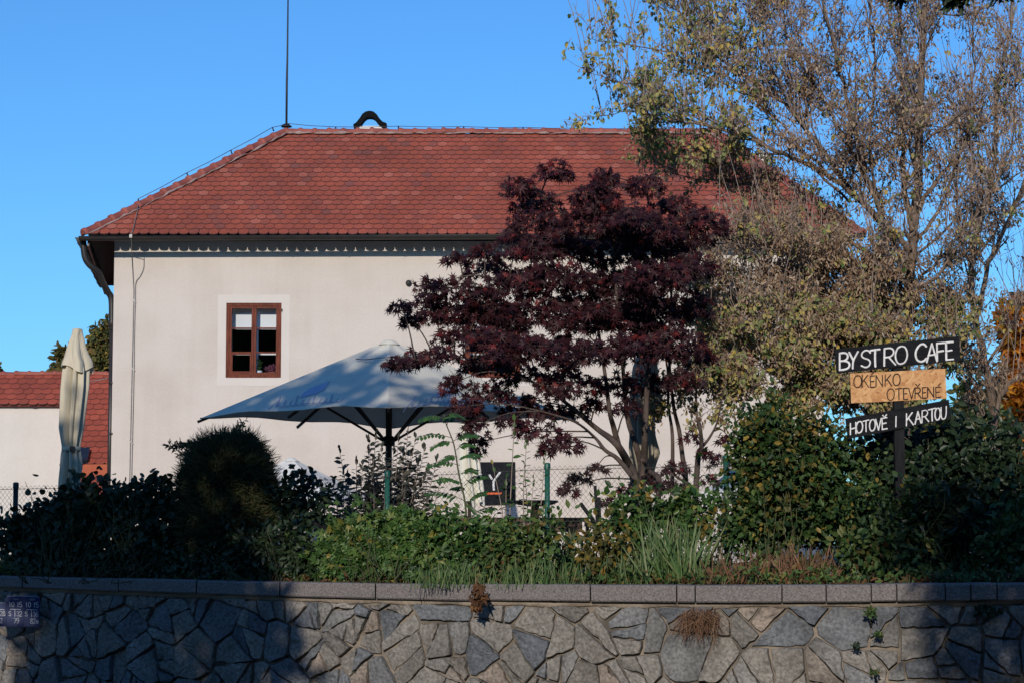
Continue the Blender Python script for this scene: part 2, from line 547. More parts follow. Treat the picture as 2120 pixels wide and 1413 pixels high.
LM = {
    'maple': island_mat("maple_leaf", [(0.0, (0.019, 0.007, 0.010)), (0.5, (0.038, 0.0115, 0.016)), (0.9, (0.058, 0.014, 0.018)), (1.0, (0.15, 0.019, 0.018))], 0.5, 0.25, 0.22, 1.5, 0.8, 1.25),
    'dry': island_mat("dry_leaf", [(0.0, (0.17, 0.098, 0.060)), (0.4, (0.32, 0.21, 0.135)), (0.8, (0.46, 0.33, 0.215)), (1.0, (0.56, 0.47, 0.37))], 0.75, 0.2, 0.32, 1.2, 0.75, 1.2),
    'autumn': island_mat("autumn_leaf", [(0.0, (0.07, 0.13, 0.03)), (0.35, (0.22, 0.24, 0.09)), (0.7, (0.38, 0.33, 0.13)), (1.0, (0.46, 0.33, 0.07))], 0.6, 0.3, 0.25, 1.5, 0.8, 1.2),
    'green': island_mat("green_leaf", [(0.0, (0.018, 0.050, 0.012)), (0.45, (0.048, 0.112, 0.026)), (0.85, (0.10, 0.18, 0.042)), (0.965, (0.15, 0.18, 0.04)), (1.0, (0.28, 0.22, 0.04))], 0.45, 0.4, 0.25, 1.8, 0.75, 1.2),
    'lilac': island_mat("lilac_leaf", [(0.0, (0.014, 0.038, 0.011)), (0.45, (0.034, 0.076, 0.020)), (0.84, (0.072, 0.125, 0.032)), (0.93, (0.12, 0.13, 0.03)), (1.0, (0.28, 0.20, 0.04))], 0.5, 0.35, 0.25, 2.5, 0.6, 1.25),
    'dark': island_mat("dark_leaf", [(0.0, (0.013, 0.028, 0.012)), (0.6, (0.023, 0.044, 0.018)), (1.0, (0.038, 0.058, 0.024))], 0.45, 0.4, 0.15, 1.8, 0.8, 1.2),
    'grey': island_mat("grey_leaf", [(0.0, (0.022, 0.028, 0.018)), (0.6, (0.038, 0.042, 0.030)), (1.0, (0.06, 0.055, 0.04))], 0.5, 0.4, 0.12, 1.8, 0.8, 1.2),
    'sapling': island_mat("sapling_leaf", [(0.0, (0.03, 0.085, 0.025)), (0.7, (0.05, 0.13, 0.037)), (1.0, (0.085, 0.17, 0.045))], 0.45, 0.35, 0.3, 1.8, 0.8, 1.2),
    'weeds': island_mat("weed_leaf", [(0.0, (0.025, 0.058, 0.016)), (0.5, (0.065, 0.125, 0.03)), (0.82, (0.12, 0.165, 0.042)), (0.93, (0.17, 0.14, 0.036)), (1.0, (0.14, 0.06, 0.026))], 0.55, 0.35, 0.22, 1.2, 0.65, 1.2),
    'litter': island_mat("leaf_litter", [(0.0, (0.05, 0.026, 0.014)), (0.6, (0.11, 0.052, 0.025)), (1.0, (0.17, 0.085, 0.035))], 0.8, 0.2, 0.1, 1.2, 0.7, 1.2),
    'yellow': island_mat("yellow_leaf", [(0.0, (0.045, 0.06, 0.018)), (0.55, (0.10, 0.09, 0.022)), (0.8, (0.20, 0.14, 0.025)), (1.0, (0.27, 0.16, 0.03))], 0.55, 0.3, 0.25, 1.5, 0.8, 1.2),
    'orange': island_mat("orange_leaf", [(0.0, (0.38, 0.10, 0.012)), (0.6, (0.62, 0.22, 0.02)), (1.0, (0.70, 0.34, 0.03))], 0.6, 0.3, 0.3, 1.5, 0.8, 1.2),
    'grass': island_mat("grass_blade", [(0.0, (0.05, 0.11, 0.03)), (0.6, (0.10, 0.17, 0.055)), (1.0, (0.22, 0.22, 0.10))], 0.55, 0.35, 0.25, 1.5, 0.8, 1.2),
    'straw': island_mat("dry_grass", [(0.0, (0.10, 0.052, 0.03)), (0.6, (0.18, 0.095, 0.055)), (1.0, (0.25, 0.16, 0.09))], 0.75, 0.2, 0.15, 1.5, 0.75, 1.2),
    'conifer': island_mat("conifer_spray", [(0.0, (0.032, 0.044, 0.016)), (0.7, (0.055, 0.064, 0.025)), (1.0, (0.13, 0.10, 0.045))], 0.6, 0.25, 0.12, 2.5, 0.75, 1.25),
    'far': island_mat("far_foliage", [(0.0, (0.05, 0.062, 0.018)), (0.5, (0.10, 0.095, 0.028)), (0.85, (0.17, 0.11, 0.035)), (1.0, (0.30, 0.22, 0.05))], 0.7, 0.2, 0.2, 0.6, 0.7, 1.2),
    'heather': island_mat("heather_sprig", [(0.0, (0.13, 0.04, 0.07)), (1.0, (0.24, 0.09, 0.14))], 0.7, 0.2, 0.1),
}

# leaf shapes: vertices (length along x, width along y, fold z) and lists of equal-sized faces
OVAL = (np.array([(0, 0, 0), (.25, .23, .05), (.62, .25, .04), (1, 0, -.06), (.62, -.25, .04), (.25, -.23, .05)]), [[(0, 3, 2, 1), (0, 5, 4, 3)]])
ROUND = (np.array([(0, 0, 0), (.12, .34, .06), (.5, .46, .05), (.82, .26, .0), (1.02, 0, -.06), (.82, -.26, .0), (.5, -.46, .05), (.12, -.34, .06)]), [[(0, 4, 3, 2), (0, 6, 5, 4)], [(0, 2, 1), (0, 7, 6)]])
NARROW = (np.array([(0, 0, 0), (.35, .13, .05), (.75, .12, -.02), (1, 0, -.16), (.75, -.12, -.02), (.35, -.13, .05)]), [[(0, 3, 2, 1), (0, 5, 4, 3)]])
CURL = (np.array([(0, 0, 0), (.3, .15, .10), (.7, .16, .14), (1, 0.05, -.05), (.7, -.10, .02), (.3, -.15, .06)]), [[(0, 3, 2, 1), (0, 5, 4, 3)]])
BLADE = (np.array([(0, .022, 0), (0, -.022, 0), (.5, .018, .0), (.5, -.018, .0), (.85, .01, -.10), (.85, -.01, -.10), (1, 0, -.24)]), [[(0, 1, 3, 2), (2, 3, 5, 4)], [(4, 5, 6)]])


def palmate(tips, radii, notch):
    V = [(0, 0, 0.03)]
    n = len(tips)
    ang = [math.radians(t) for t in tips]
    nt_ = [ang[0] - 0.5] + [(ang[i] + ang[i + 1]) / 2 for i in range(n - 1)] + [ang[-1] + 0.5]
    for a in nt_:
        V.append((notch * math.cos(a), notch * math.sin(a), 0.0))
    for a, r in zip(ang, radii):
        V.append((r * math.cos(a), r * math.sin(a), -0.16 * r))
    V = np.array(V)
    V[:, 0] += 0.1
    return V, [[(0, 1 + i, n + 2 + i, 2 + i) for i in range(n)]]


MAPLE = palmate([-125, -82, -40, 0, 40, 82, 125], [.42, .66, .88, 1.0, .88, .66, .42], 0.27)
LOBED = palmate([-95, -45, 0, 45, 95], [.6, .78, 1.0, .78, .6], 0.45)


def rand_dirs(n, bias=(0, 0, 0), spread=1.0):
    return nrm(rng.normal(size=(n, 3)) * spread + np.asarray(bias, float))


def in_ellipsoid(n, c, r, shell=0.35):
    d = rand_dirs(n)
    u = (shell ** 3 + rng.random((n, 1)) * (1 - shell ** 3)) ** (1 / 3)
    return np.asarray(c) + d * u * np.asarray(r)


# ------------------------------------------------------------------ ground, road
LIM = 400
xs = np.linspace(-LIM, LIM, 9)
ys = np.linspace(-LIM, LIM, 9)
g = np.zeros((9, 9, 3))
g[..., 0], g[..., 1] = np.meshgrid(xs, ys, indexing='ij')
mb = MB(); mb.grid(np.flip(g, 0) if False else g)
tag(mb.build("ground", M['soil'], loc=(0, 0, 0)), kind="structure")
G2 = np.array([[(-LIM, -7, .004), (-LIM, 15.5, .004)], [(LIM, -7, .004), (LIM, 15.5, .004)]], float)
tag(MB().grid(G2).build("road", M['asphalt'], loc=(0, 0, 0)), kind="structure")

# retaining wall: its course in plan, and the rows of its cap in the photograph
_px = np.array([-700, 0, 700, 1400, 2120, 2900], float)
_D = np.array([23.6, 22.0, 20.0, 18.4, 18.0, 18.4])
_yt = np.array([1180, 1191, 1205, 1212, 1204, 1190], float)
_yb = np.array([1201, 1214, 1236, 1247, 1240, 1226], float)
_T = np.array([P(a, b, c) for a, b, c in zip(_px, _yt, _D)])
_B = np.array([P(a, b, c) for a, b, c in zip(_px, _yb, _D)])
cY = np.polyfit(_T[:, 0], _T[:, 1], 4)
cZ = np.polyfit(_T[:, 0], _T[:, 2], 4)
cB = np.polyfit(_T[:, 0], _B[:, 2], 4)


def wY(x):
    x = np.clip(x, -8.8, 7.2)
    return np.polyval(cY, x)


def wZ(x):
    return np.polyval(cZ, np.clip(x, -8.8, 7.2))


def wB(x):
    return np.polyval(cB, np.clip(x, -8.8, 7.2))


# the raised terrace behind the wall, one sheet
xs = np.concatenate([[-200, -60], np.linspace(-12, 10, 45), [60, 200]])
rows = []
for x in xs:
    y0, z0 = float(wY(x)) + 0.32, float(wZ(x)) - 0.03
    rows.append([(x, y0, 0.0), (x, y0 + .002, z0), (x, y0 + 0.7, z0 + 0.0), (x, y0 + 1.6, 1.22), (x, 26, 1.22), (x, 33, 1.22), (x, 50, 1.2), (x, 90, 1.2), (x, 380, 1.0)])
tag(MB().grid(np.array(rows)).build("terrain", M['soil'], loc=(0, 0, 0)), kind="structure")


PV = np.array([[(x, y, 1.226) for y in (23.4, 32.0, 40.2)] for x in (-14.0, -4.0, 6.0, 16.0)])
tag(MB().grid(PV).build("terrace_paving", M['paving'], loc=(0, 0, 0)), kind="structure")


def gz(x, y):
    """ground height on the bank"""
    y0, z0 = wY(x) + 0.32, wZ(x) - 0.03
    t = np.clip((y - y0 - 0.7) / 0.9, 0, 1)
    return z0 + (1.22 - z0) * t


# ------------------------------------------------------------------ retaining wall
def path_at(s_arr, X0, n=600):
    X = np.linspace(-8.8, 7.2, n)
    Y = wY(X)
    L = np.concatenate([[0], np.cumsum(np.hypot(np.diff(X), np.diff(Y)))])
    return np.interp(s_arr, L, X), L[-1]


_, WL = path_at([0], 0)


def wall_pt(s, z, h):
    """point on the stone face: s along the course, z up, h proud of the mortar"""
    x, _ = path_at(s, 0)
    y = wY(x)
    dx = 0.02
    t = nrm(np.stack([np.full_like(x, 2 * dx), wY(x + dx) - wY(x - dx), np.zeros_like(x)], -1))
    n = np.stack([t[:, 1], -t[:, 0], np.zeros_like(x)], -1)
    return np.stack([x, y + 0.09, z], -1) + n * np.asarray(h)[:, None]


rwall = thing("retaining_wall", "curved rubble stone retaining wall with granite cap below the planted bank", "wall", (0, float(wY(0)), 0))
# mortar bed
ss = np.linspace(0, WL, 90)
zz = np.linspace(0, 1, 8)
Gm = np.zeros((90, 8, 3))
xx, _ = path_at(ss, 0)
for j, t in enumerate(zz):
    Gm[:, j] = wall_pt(ss, t * (wB(xx) + 0.0), np.zeros(90))
MB().grid(Gm).build("mortar", M['mortar'], rwall)
# light pointing strip right under the cap
Gs = np.zeros((90, 3, 3))
for j, (dz, h) in enumerate(((-0.045, .0), (-0.04, .022), (-0.0, .026))):
    Gs[:, j] = wall_pt(ss, wB(xx) + dz + 0.008 * np.sin(ss * 9) + 0.006 * np.sin(ss * 23), np.full(90, h) + .003 * np.sin(ss * 31))
MB().grid(Gs).build("mortar_strip", M['mortar_light'], rwall)


def clip_half(poly, p, n):
    out = []
    m = len(poly)
    for i in range(m):
        a, b = poly[i], poly[(i + 1) % m]
        da, db = np.dot(a - p, n), np.dot(b - p, n)
        if da <= 0:
            out.append(a)
        if (da < 0 < db) or (db < 0 < da):
            out.append(a + (b - a) * (da / (da - db)))
    return out


seeds = []
row_h = 0.30
for r in range(5):
    s = -0.3 + rng.random() * 0.3
    while s < WL + 0.3:
        seeds.append((s + rng.normal() * .05, (r + .5) * row_h - 0.18 + rng.normal() * 0.10))
        s += rng.choice([0.14, 0.26, 0.36, 0.48, 0.60])
seeds = np.array(seeds)
wgt = rng.normal(size=len(seeds)) * .012
stones = MB()
cells = []
for i, c in enumerate(seeds):
    if c[0] < -0.2 or c[0] > WL + 0.2:
        continue
    x0, _ = path_at([np.clip(c[0], 0, WL)], 0)
    top = float(wB(x0)[0]) - 0.035
    poly = [np.array(q) for q in ((max(0, c[0] - .8), 0.0), (min(WL, c[0] + .8), 0.0), (min(WL, c[0] + .8), top), (max(0, c[0] - .8), top))]
    for j in np.argsort(((seeds - c) ** 2).sum(1))[1:24]:
        q = seeds[j]
        L = np.linalg.norm(q - c)
        mid_ = (c + q) / 2 + (q - c) / L * (wgt[i] - wgt[j]) / (2 * L)
        poly = clip_half(poly, mid_, (q - c) / L)
        if len(poly) < 3:
            break
    if len(poly) < 3:
        continue
    todo = [poly]
    for _ in range(rng.choice([0, 1, 1, 2, 2, 3])):
        ar = [0.5 * abs(sum(p[k - 1][0] * p[k][1] - p[k][0] * p[k - 1][1] for k in range(len(p)))) for p in todo]
        k = int(np.argmax(ar))
        if ar[k] < 0.035:
            break
        p = todo.pop(k)
        cc = np.mean(p, 0) + rng.normal(size=2) * .03
        ext = np.ptp(np.array(p), axis=0)
        th = rng.normal() * .5 + (math.pi / 2 if ext[1] > ext[0] else 0)
        nn = np.array([math.cos(th), math.sin(th)])
        for sg in (1, -1):
            h_ = clip_half(p, cc, nn * sg)
            if len(h_) >= 3:
                todo.append(h_)
    cells += todo
for i, p in enumerate(cells):
    p = np.array(p)
    if np.dot(p[:, 0], np.roll(p[:, 1], -1)) - np.dot(p[:, 1], np.roll(p[:, 0], -1)) < 0:
        p = p[::-1]
    keep = [k for k in range(len(p)) if np.linalg.norm(p[k] - p[k - 1]) > .02]
    p = p[keep]
    if len(p) < 3:
        continue
    poly = list(p)
    for k in range(len(p)):           # joints of uneven width
        a_, b_ = p[k], p[(k + 1) % len(p)]
        e_ = (b_ - a_) / np.linalg.norm(b_ - a_)
        n_ = np.array([e_[1], -e_[0]])
        n_ = nrm(n_ + e_ * rng.normal() * .05)
        poly = clip_half(poly, (a_ + b_) / 2 - n_ * (0.0035 + 0.010 * rng.random() ** 1.5), n_)
        if len(poly) < 3:
            break
    if len(poly) < 3:
        continue
    poly = np.array(poly)
    c = poly.mean(0)
    # drop slivers, roughen the edges
    area = 0.5 * abs(np.dot(poly[:, 0], np.roll(poly[:, 1], 1)) - np.dot(poly[:, 1], np.roll(poly[:, 0], 1)))
    if area < 0.0035:
        continue
    ring = []
    m = len(poly)
    for k in range(m):
        a, b = poly[k], poly[(k + 1) % m]
        L = np.linalg.norm(b - a)
        if L < 0.012:
            continue
        nseg = max(1, int(L / 0.05))
        ed = (b - a) / L
        en = np.array([ed[1], -ed[0]])
        for q in range(nseg):
            t = q / nseg
            base = a + (b - a) * t
            if q == 0:
                base = base + (c - base) * 0.025
            else:
                base = base + en * rng.normal() * 0.006 + ed * rng.normal() * .006
            ring.append(base)
    ring = np.array(ring)
    n = len(ring)
    cen = ring.mean(0)
    hh = 0.024 + rng.random() * 0.040
    tilt = rng.normal(size=2) * 0.06
    layers = []
    for sc_, h in ((1.0, -0.004), (0.99, hh * .8), (0.955, hh), (0.5, hh + .003)):
        q = cen + (ring - cen) * sc_
        hv = np.full(n, h) + (q - cen) @ tilt * (1 if h > 0 else 0) + rng.normal(size=n) * (0.0032 if h > 0 else 0)
        layers.append(wall_pt(q[:, 0], q[:, 1], hv))
    cpt = wall_pt(np.array([cen[0]]), np.array([cen[1]]), np.array([hh + .004]))
    V = np.concatenate(layers + [cpt])
    Fc = []
    for l in range(3):
        for k in range(n):
            k2 = (k + 1) % n
            Fc.append((l * n + k, l * n + k2, (l + 1) * n + k2, (l + 1) * n + k))
    for k in range(n):
        Fc.append((3 * n + k, 3 * n + (k + 1) % n, 4 * n))
    stones.add(V, Fc)
so_ = stones.build("stone_facing", M['stone'], rwall)

joints = [-620, -380, -170, 45, 247, 410, 582, 779, 1000, 1222, 1403, 1441, 1618, 1708, 1800, 1852, 1952, 2005, 2060, 2190, 2330, 2500, 2700]
jx = [float(P(j, 1210, float(np.interp(j, _px, _D)))[0]) for j in joints]
for a, b in zip(jx[:-1], jx[1:]):
    n = max(3, int((b - a) / 0.12))
    X = np.linspace(a + .006, b - .006, n)
    Y, Z, Bz = wY(X), wZ(X), wB(X)
    jit = rng.normal(size=3) * [.004, .003, .002]
    sec = [(0.012, 0, 0), (0, 0, .012), (0, 1, -.014), (.014, 1, 0), (.34, 1, 0.002), (.36, 0, 0)]
    Gc = np.zeros((n, len(sec) + 1, 3))
    for k in range(len(sec) + 1):
        dy, top, dz = sec[k % len(sec)]
        Gc[:, k, 0] = X
        Gc[:, k, 1] = Y + dy + jit[0]
        Gc[:, k, 2] = np.where(top, Z, Bz) + dz + jit[1]
    m_ = MB()
    m_.grid(Gc)
    k = len(sec)
    m_.Fs.append(np.array([list(range(k))[::-1]]))
    m_.Fs.append(np.array([[(n - 1) * (k + 1) + q for q in range(k)]]))
    m_.build("cap_stone", M['granite'], rwall, smooth=False)

# ------------------------------------------------------------------ the house
YW = 40.0
house = thing("house", "beige plastered house with red hipped tile roof and wooden windows", "house", (-0.8, YW, 1.2))
xl, xr = P(234, 700, YW)[0], 5.62
ztop = 7.02
wins = []
for x0, x1 in ((467, 583), (962, 1078), (1443, 1559)):
    a, b = P(x0, 781, YW), P(x1, 627, YW)
    wins.append((a[0], b[0], a[2], b[2]))
xcuts = sorted([xl, xr] + [q for wv in wins for q in wv[:2]])
zlo, zhi = wins[0][2], wins[0][3]
wins = [(a, b, zlo, zhi) for a, b, _, _ in wins]
zc = [1.15, zlo, zhi, ztop]
hw = MB()
for i in range(len(xcuts) - 1):
    for j in range(3):
        mid = (xcuts[i] + xcuts[i + 1]) / 2
        if j == 1 and any(a < mid < b for a, b, _, _ in wins):
            continue
        hw.add([(xcuts[i], YW, zc[j]), (xcuts[i + 1], YW, zc[j]), (xcuts[i + 1], YW, zc[j + 1]), (xcuts[i], YW, zc[j + 1])], [(0, 1, 2, 3)])
for a, b, c, d in wins:          # reveals through the thick wall
    y2 = YW + 0.45
    hw.add([(a, YW, c), (a, y2, c), (a, y2, d), (a, YW, d)], [(0, 1, 2, 3)])
    hw.add([(b, YW, c), (b, YW, d), (b, y2, d), (b, y2, c)], [(0, 1, 2, 3)])
    hw.add([(a, YW, d), (a, y2, d), (b, y2, d), (b, YW, d)], [(0, 1, 2, 3)])
    hw.add([(a, YW, c), (b, YW, c), (b, y2, c), (a, y2, c)], [(0, 1, 2, 3)])
pl = [(xl, YW), (-8.05, 46.4), (5.3, 46.4), (xr, YW)]
for a, b in zip(pl[:-1], pl[1:]):
    hw.add([(a[0], a[1], 1.15), (b[0], b[1], 1.15), (b[0], b[1], ztop), (a[0], a[1], ztop)], [(3, 2, 1, 0)])
hw.build("wall", M['plaster'], house)
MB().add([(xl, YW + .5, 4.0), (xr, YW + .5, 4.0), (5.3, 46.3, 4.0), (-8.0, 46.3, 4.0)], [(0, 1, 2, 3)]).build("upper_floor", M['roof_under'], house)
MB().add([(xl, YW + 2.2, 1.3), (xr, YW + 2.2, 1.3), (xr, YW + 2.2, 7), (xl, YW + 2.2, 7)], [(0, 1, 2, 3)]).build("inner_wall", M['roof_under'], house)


def make_window(idx, a, b, c, d):
    W, H = b - a, d - c
    wdw = MB()
    y0 = YW + 0.012
    fw = 0.055
    # outer frame
    wdw.box((a, y0, c), (a + fw, y0 + .09, d)).box((b - fw, y0, c), (b, y0 + .09, d))
    wdw.box((a + fw, y0 + .001, d - fw), (b - fw, y0 + .09, d)).box((a + fw, y0 - .02, c), (b - fw, y0 + .09, c + fw))
    o = wdw.build("window", M['wood_red'], house)
    mid = (a + b) / 2
    t1, t2 = d - H * (679 - 627) / 154, d - H * (729 - 627) / 154
    k = 0.042
    for s0, s1 in ((a + fw, mid - .002), (mid + .002, b - fw)):
        fr = MB()
        yy = y0 + .014
        fr.box((s0, yy, c + fw), (s0 + k, yy + .05, d - fw)).box((s1 - k, yy, c + fw), (s1, yy + .05, d - fw))
        fr.box((s0 + k, yy + .001, d - fw - k), (s1 - k, yy + .05, d - fw)).box((s0 + k, yy + .001, c + fw), (s1 - k, yy + .05, c + fw + k))
        for t in (t1, t2):
            fr.box((s0 + k, yy + .006, t - .014), (s1 - k, yy + .04, t + .014))
        if s0 < mid - .1 and idx == 0:     # the little vent light low on the left
            e = .022
            z0_, z1_ = c + fw + k, t2 - .014
            fr.box((s0 + k, yy - .006, z0_), (s0 + k + e, yy + .03, z1_)).box((s1 - k - e, yy - .006, z0_), (s1 - k, yy + .03, z1_))
            fr.box((s0 + k + e, yy - .005, z1_ - e), (s1 - k - e, yy + .03, z1_)).box((s0 + k + e, yy - .005, z0_), (s1 - k - e, yy + .03, z0_ + e))
        fr.build("casement", M['wood_red'], o)
        g_ = MB()
        g_.add([(s0 + k - .004, yy + .025, c + fw + k - .004), (s1 - k + .004, yy + .025, c + fw + k - .004), (s1 - k + .004, yy + .025, d - fw - k + .004), (s0 + k - .004, yy + .025, d - fw - k + .004)], [(0, 1, 2, 3)])
        g_.build("pane", M['glass'], o)
    # inner sash of the double window
    ins = MB()
    yi = YW + 0.30
    ins.box((a, yi, c), (a + .07, yi + .05, d)).box((b - .07, yi, c), (b, yi + .05, d)).box((mid - .05, yi, c), (mid + .05, yi + .05, t1))
    ins.box((a + .07, yi + .001, t2 - .02), (mid - .05, yi + .05, t2 + .02)).box((mid + .05, yi + .001, t2 - .02), (b - .07, yi + .05, t2 + .02))
    ins.build("inner_sash", M['white_render'], o)
    bl = MB()
    bl.box((a + .02, yi - .03, t1 + .0), (b - .02, yi - .018, d - .01))
    bl.build("blind", M['blind'], o)
    # painted surround, a shade lighter than the wall and just proud of it
    e = 0.15
    sr = MB()
    f0, f1 = YW - .0035, YW + .002
    sr.box((a - e, f0, d), (b + e, f1, d + e)).box((a - e, f0, c - e), (b + e, f1, c))
    sr.box((a - e, f0, c), (a, f1, d)).box((b, f0, c), (b + e, f1, d))
    sr.build("surround", M['surround'], o)
    hg = MB()
    hg.box((b - .004, YW - .02, d - .16), (b + .02, YW + .02, d - .11))
    hg.build("hinge", M['iron'], o)


for i_, wv in enumerate(wins):
    make_window(i_, *wv)

# roof: hipped, clay beaver-tail tiles each a piece of geometry
YE = 39.42
ZE = P(1060, 487, YE)[2]
YR = 42.6
ZR = P(1060, 279, YR)[2]
eL, eR = P(174, 487, YE)[0], P(1786, 487, YE)[0]
rL, rR = P(590, 279, YR)[0], P(1478, 279, YR)[0]
slope = math.hypot(YR - YE, ZR - ZE)
upv = np.array([0, YR - YE, ZR - ZE]) / slope
nv_ = np.array([0, -(ZR - ZE), YR - YE]) / slope


def tile_field(mb, x_at, x0, x1, y0, z0, upv, nv, slope, wt_=0.178, nrow=22, jitter=1.0, scal=0.20):
    """rows of round-ended tiles; x_at(v) -> (left, right) limits at distance v up the slope"""
    e = slope / nrow
    Lh = e * 2.1
    arc = [(-.5, .30), (-.46, .17), (-.36, .075), (-.2, .018), (0, 0), (.2, .018), (.36, .075), (.46, .17), (.5, .30)]
    for r in range(nrow):
        v0 = r * e
        x = x0 - wt_ + (0.5 * wt_ if r % 2 else 0)
        while x < x1 + wt_:
            xc = x + rng.normal() * .003 * jitter
            vj = rng.normal() * .005 * jitter
            tl = rng.normal() * .012 * jitter
            pts = []
            prof = arc + [(.5, 1.0), (-.5, 1.0)]
            ok = False
            for k, (u, t) in enumerate(prof):
                xx_ = xc + u * (wt_ - .006)
                vv = v0 + vj + (t * scal if t <= .30 else t * Lh) + u * tl * wt_
                vv = min(vv, slope)
                lo, hi = x_at(max(0, vv))
                if lo < xx_ < hi:
                    ok = True
                xx_ = min(max(xx_, lo), hi)
                lift = 0.034 - 0.026 * min(1, max(0, (vv - v0) / Lh))
                pts.append(np.array([xx_, y0, z0]) + upv * vv + nv * lift)
            if ok:
                pts = np.array(pts)
                n = len(pts)
                mb.add(pts, [tuple(range(n))])
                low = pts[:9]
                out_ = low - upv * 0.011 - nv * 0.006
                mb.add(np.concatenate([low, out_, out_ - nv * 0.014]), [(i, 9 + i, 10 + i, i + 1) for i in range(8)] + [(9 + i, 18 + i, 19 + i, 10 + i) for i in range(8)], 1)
            x += wt_
    return mb


def hip(v):
    t = v / slope
    return eL + (rL - eL) * t, eR + (rR - eR) * t


roof_b = MB()
back = P(1060, 487, YE)[2]
A, B_, C_, D_ = np.array([eL + .06, YE + .068, ZE + .047]), np.array([eR - .06, YE + .068, ZE + .047]), np.array([rR, YR, ZR - .005]), np.array([rL, YR, ZR - .005])
E_, F_ = np.array([-8.64, 46.7, ZE]), np.array([5.9, 46.7, ZE])
roof_b.add([A, B_, C_, D_, E_, F_], [(0, 1, 2, 3), (1, 5, 2), (5, 4, 3, 2), (4, 0, 3)])
dn = np.array([0, 0, -.07])
A2, B2 = A + [0, .004, -.004], B_ + [0, .004, -.004]
roof_b.add([A2, B2, C_ + dn, D_ + dn, E_ + dn, F_ + dn], [(3, 2, 1, 0), (2, 5, 1), (2, 3, 4, 5), (3, 0, 4)])
roof_b.add([A, B_, A2, B2, E_, E_ + dn, F_, F_ + dn], [(2, 3, 1, 0), (0, 4, 5, 2), (1, 3, 7, 6)])
roof = roof_b.build("roof", M['roof_under'], house)
tf = MB()
tile_field(tf, hip, eL, eR, YE, ZE, upv, nv_, slope)
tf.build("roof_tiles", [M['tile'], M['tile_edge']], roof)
# tiles on the left and right hips, seen only from the side
for a, b, c in ((E_, A, D_), (B_, F_, C_)):
    n_ = nrm(np.cross(b - a, c - a))
    n_ = n_ if n_[2] > 0 else -n_
    sk = MB()
    for t0, t1 in zip(np.linspace(0, 1, 23)[:-1], np.linspace(0, 1, 23)[1:]):
        q = [a + (c - a) * t0, b + (c - b) * t0, b + (c - b) * t1, a + (c - a) * t1]
        sk.add([q[0] + n_ * .035, q[1] + n_ * .035, q[2] + n_ * .01, q[3] + n_ * .01], [(0, 1, 2, 3)])
    sk.build("hip_slope_tiles", M['ridge'], roof)


def ridge_row(mb, mo, a, b, n, r=0.085):
    a, b = np.asarray(a, float), np.asarray(b, float)
    t = nrm(b - a)
    sx = nrm(np.cross(t, (0, 0, 1)))
    up = np.cross(sx, t)
    L = np.linalg.norm(b - a) / n
    ang = np.linspace(-0.1, math.pi + .1, 9)
    for k in range(n):
        p0 = a + t * L * k
        jz = rng.normal() * .006
        prof = [(-.02, r * 1.0), (0.0, r * 1.24), (.045, r * 1.24), (.07, r * 1.02), (L, r * .92)]
        Gr = np.zeros((len(prof), 9, 3))
        for i, (dl, rr) in enumerate(prof):
            c = p0 + t * dl + up * jz
            Gr[i] = c + np.cos(ang)[:, None] * sx * rr + np.sin(ang)[:, None] * up * rr * .95
        mb.grid(Gr)
        base = mb.n - 45
        mb.Fs.append(np.array([list(range(9))[::-1]]) + base)
    # mortar bedding along both sides
    for sgn in (-1, 1):
        pts = [a + t * q + sx * sgn * r * 1.12 + up * (-.02 + rng.normal() * .006) for q in np.linspace(0, L * n, n * 3)]
        mo.tube(pts, np.abs(0.017 + rng.normal(size=len(pts)) * .009), 5)


rg, mo = MB(), MB()
ridge_row(rg, mo, (rL, YR, ZR + .035), (rR, YR, ZR + .035), 30)
ridge_row(rg, mo, A + (-.06, -.058, -.021), D_ + (0, -.03, .05), 16)
ridge_row(rg, mo, B_ + (.06, -.058, -.021), C_ + (0, -.03, .05), 14)
rg.build("ridge_tiles", M['ridge'], roof)
mo.build("ridge_mortar", M['mortar_pale'], roof)

# gutter along the front eave and round the left corner, with its downpipe
gt = MB()


def half_gutter(mb, a, b, r, out):
    a, b = np.asarray(a, float), np.asarray(b, float)
    n = 24
    ang = np.linspace(0, math.pi, 9)
    out = np.asarray(out, float)
    for th, flip in ((r, False), (r - .006, True)):
        Gg = np.zeros((n, 9, 3))
        for i, t in enumerate(np.linspace(0, 1, n)):
            c = a + (b - a) * t
            Gg[i] = c + np.cos(ang)[:, None] * out * th - np.sin(ang)[:, None] * np.array([0, 0, 1]) * th
        mb.grid(Gg)
    c = [a + math.cos(q) * out * r - math.sin(q) * np.array([0, 0, 1]) * r for q in ang]
    mb.add(c, [tuple(range(9))])
    mb.tube([a + out * r, b + out * r], 0.009, 6)
    L = np.linalg.norm(b - a)
    for q in np.arange(0.6, L, 1.02):
        c = a + (b - a) * q / L
        mb.tube([c + math.cos(s) * out * (r + .004) - math.sin(s) * np.array([0, 0, 1]) * (r + .004) for s in np.linspace(0, math.pi * .95, 8)], .007, 4)


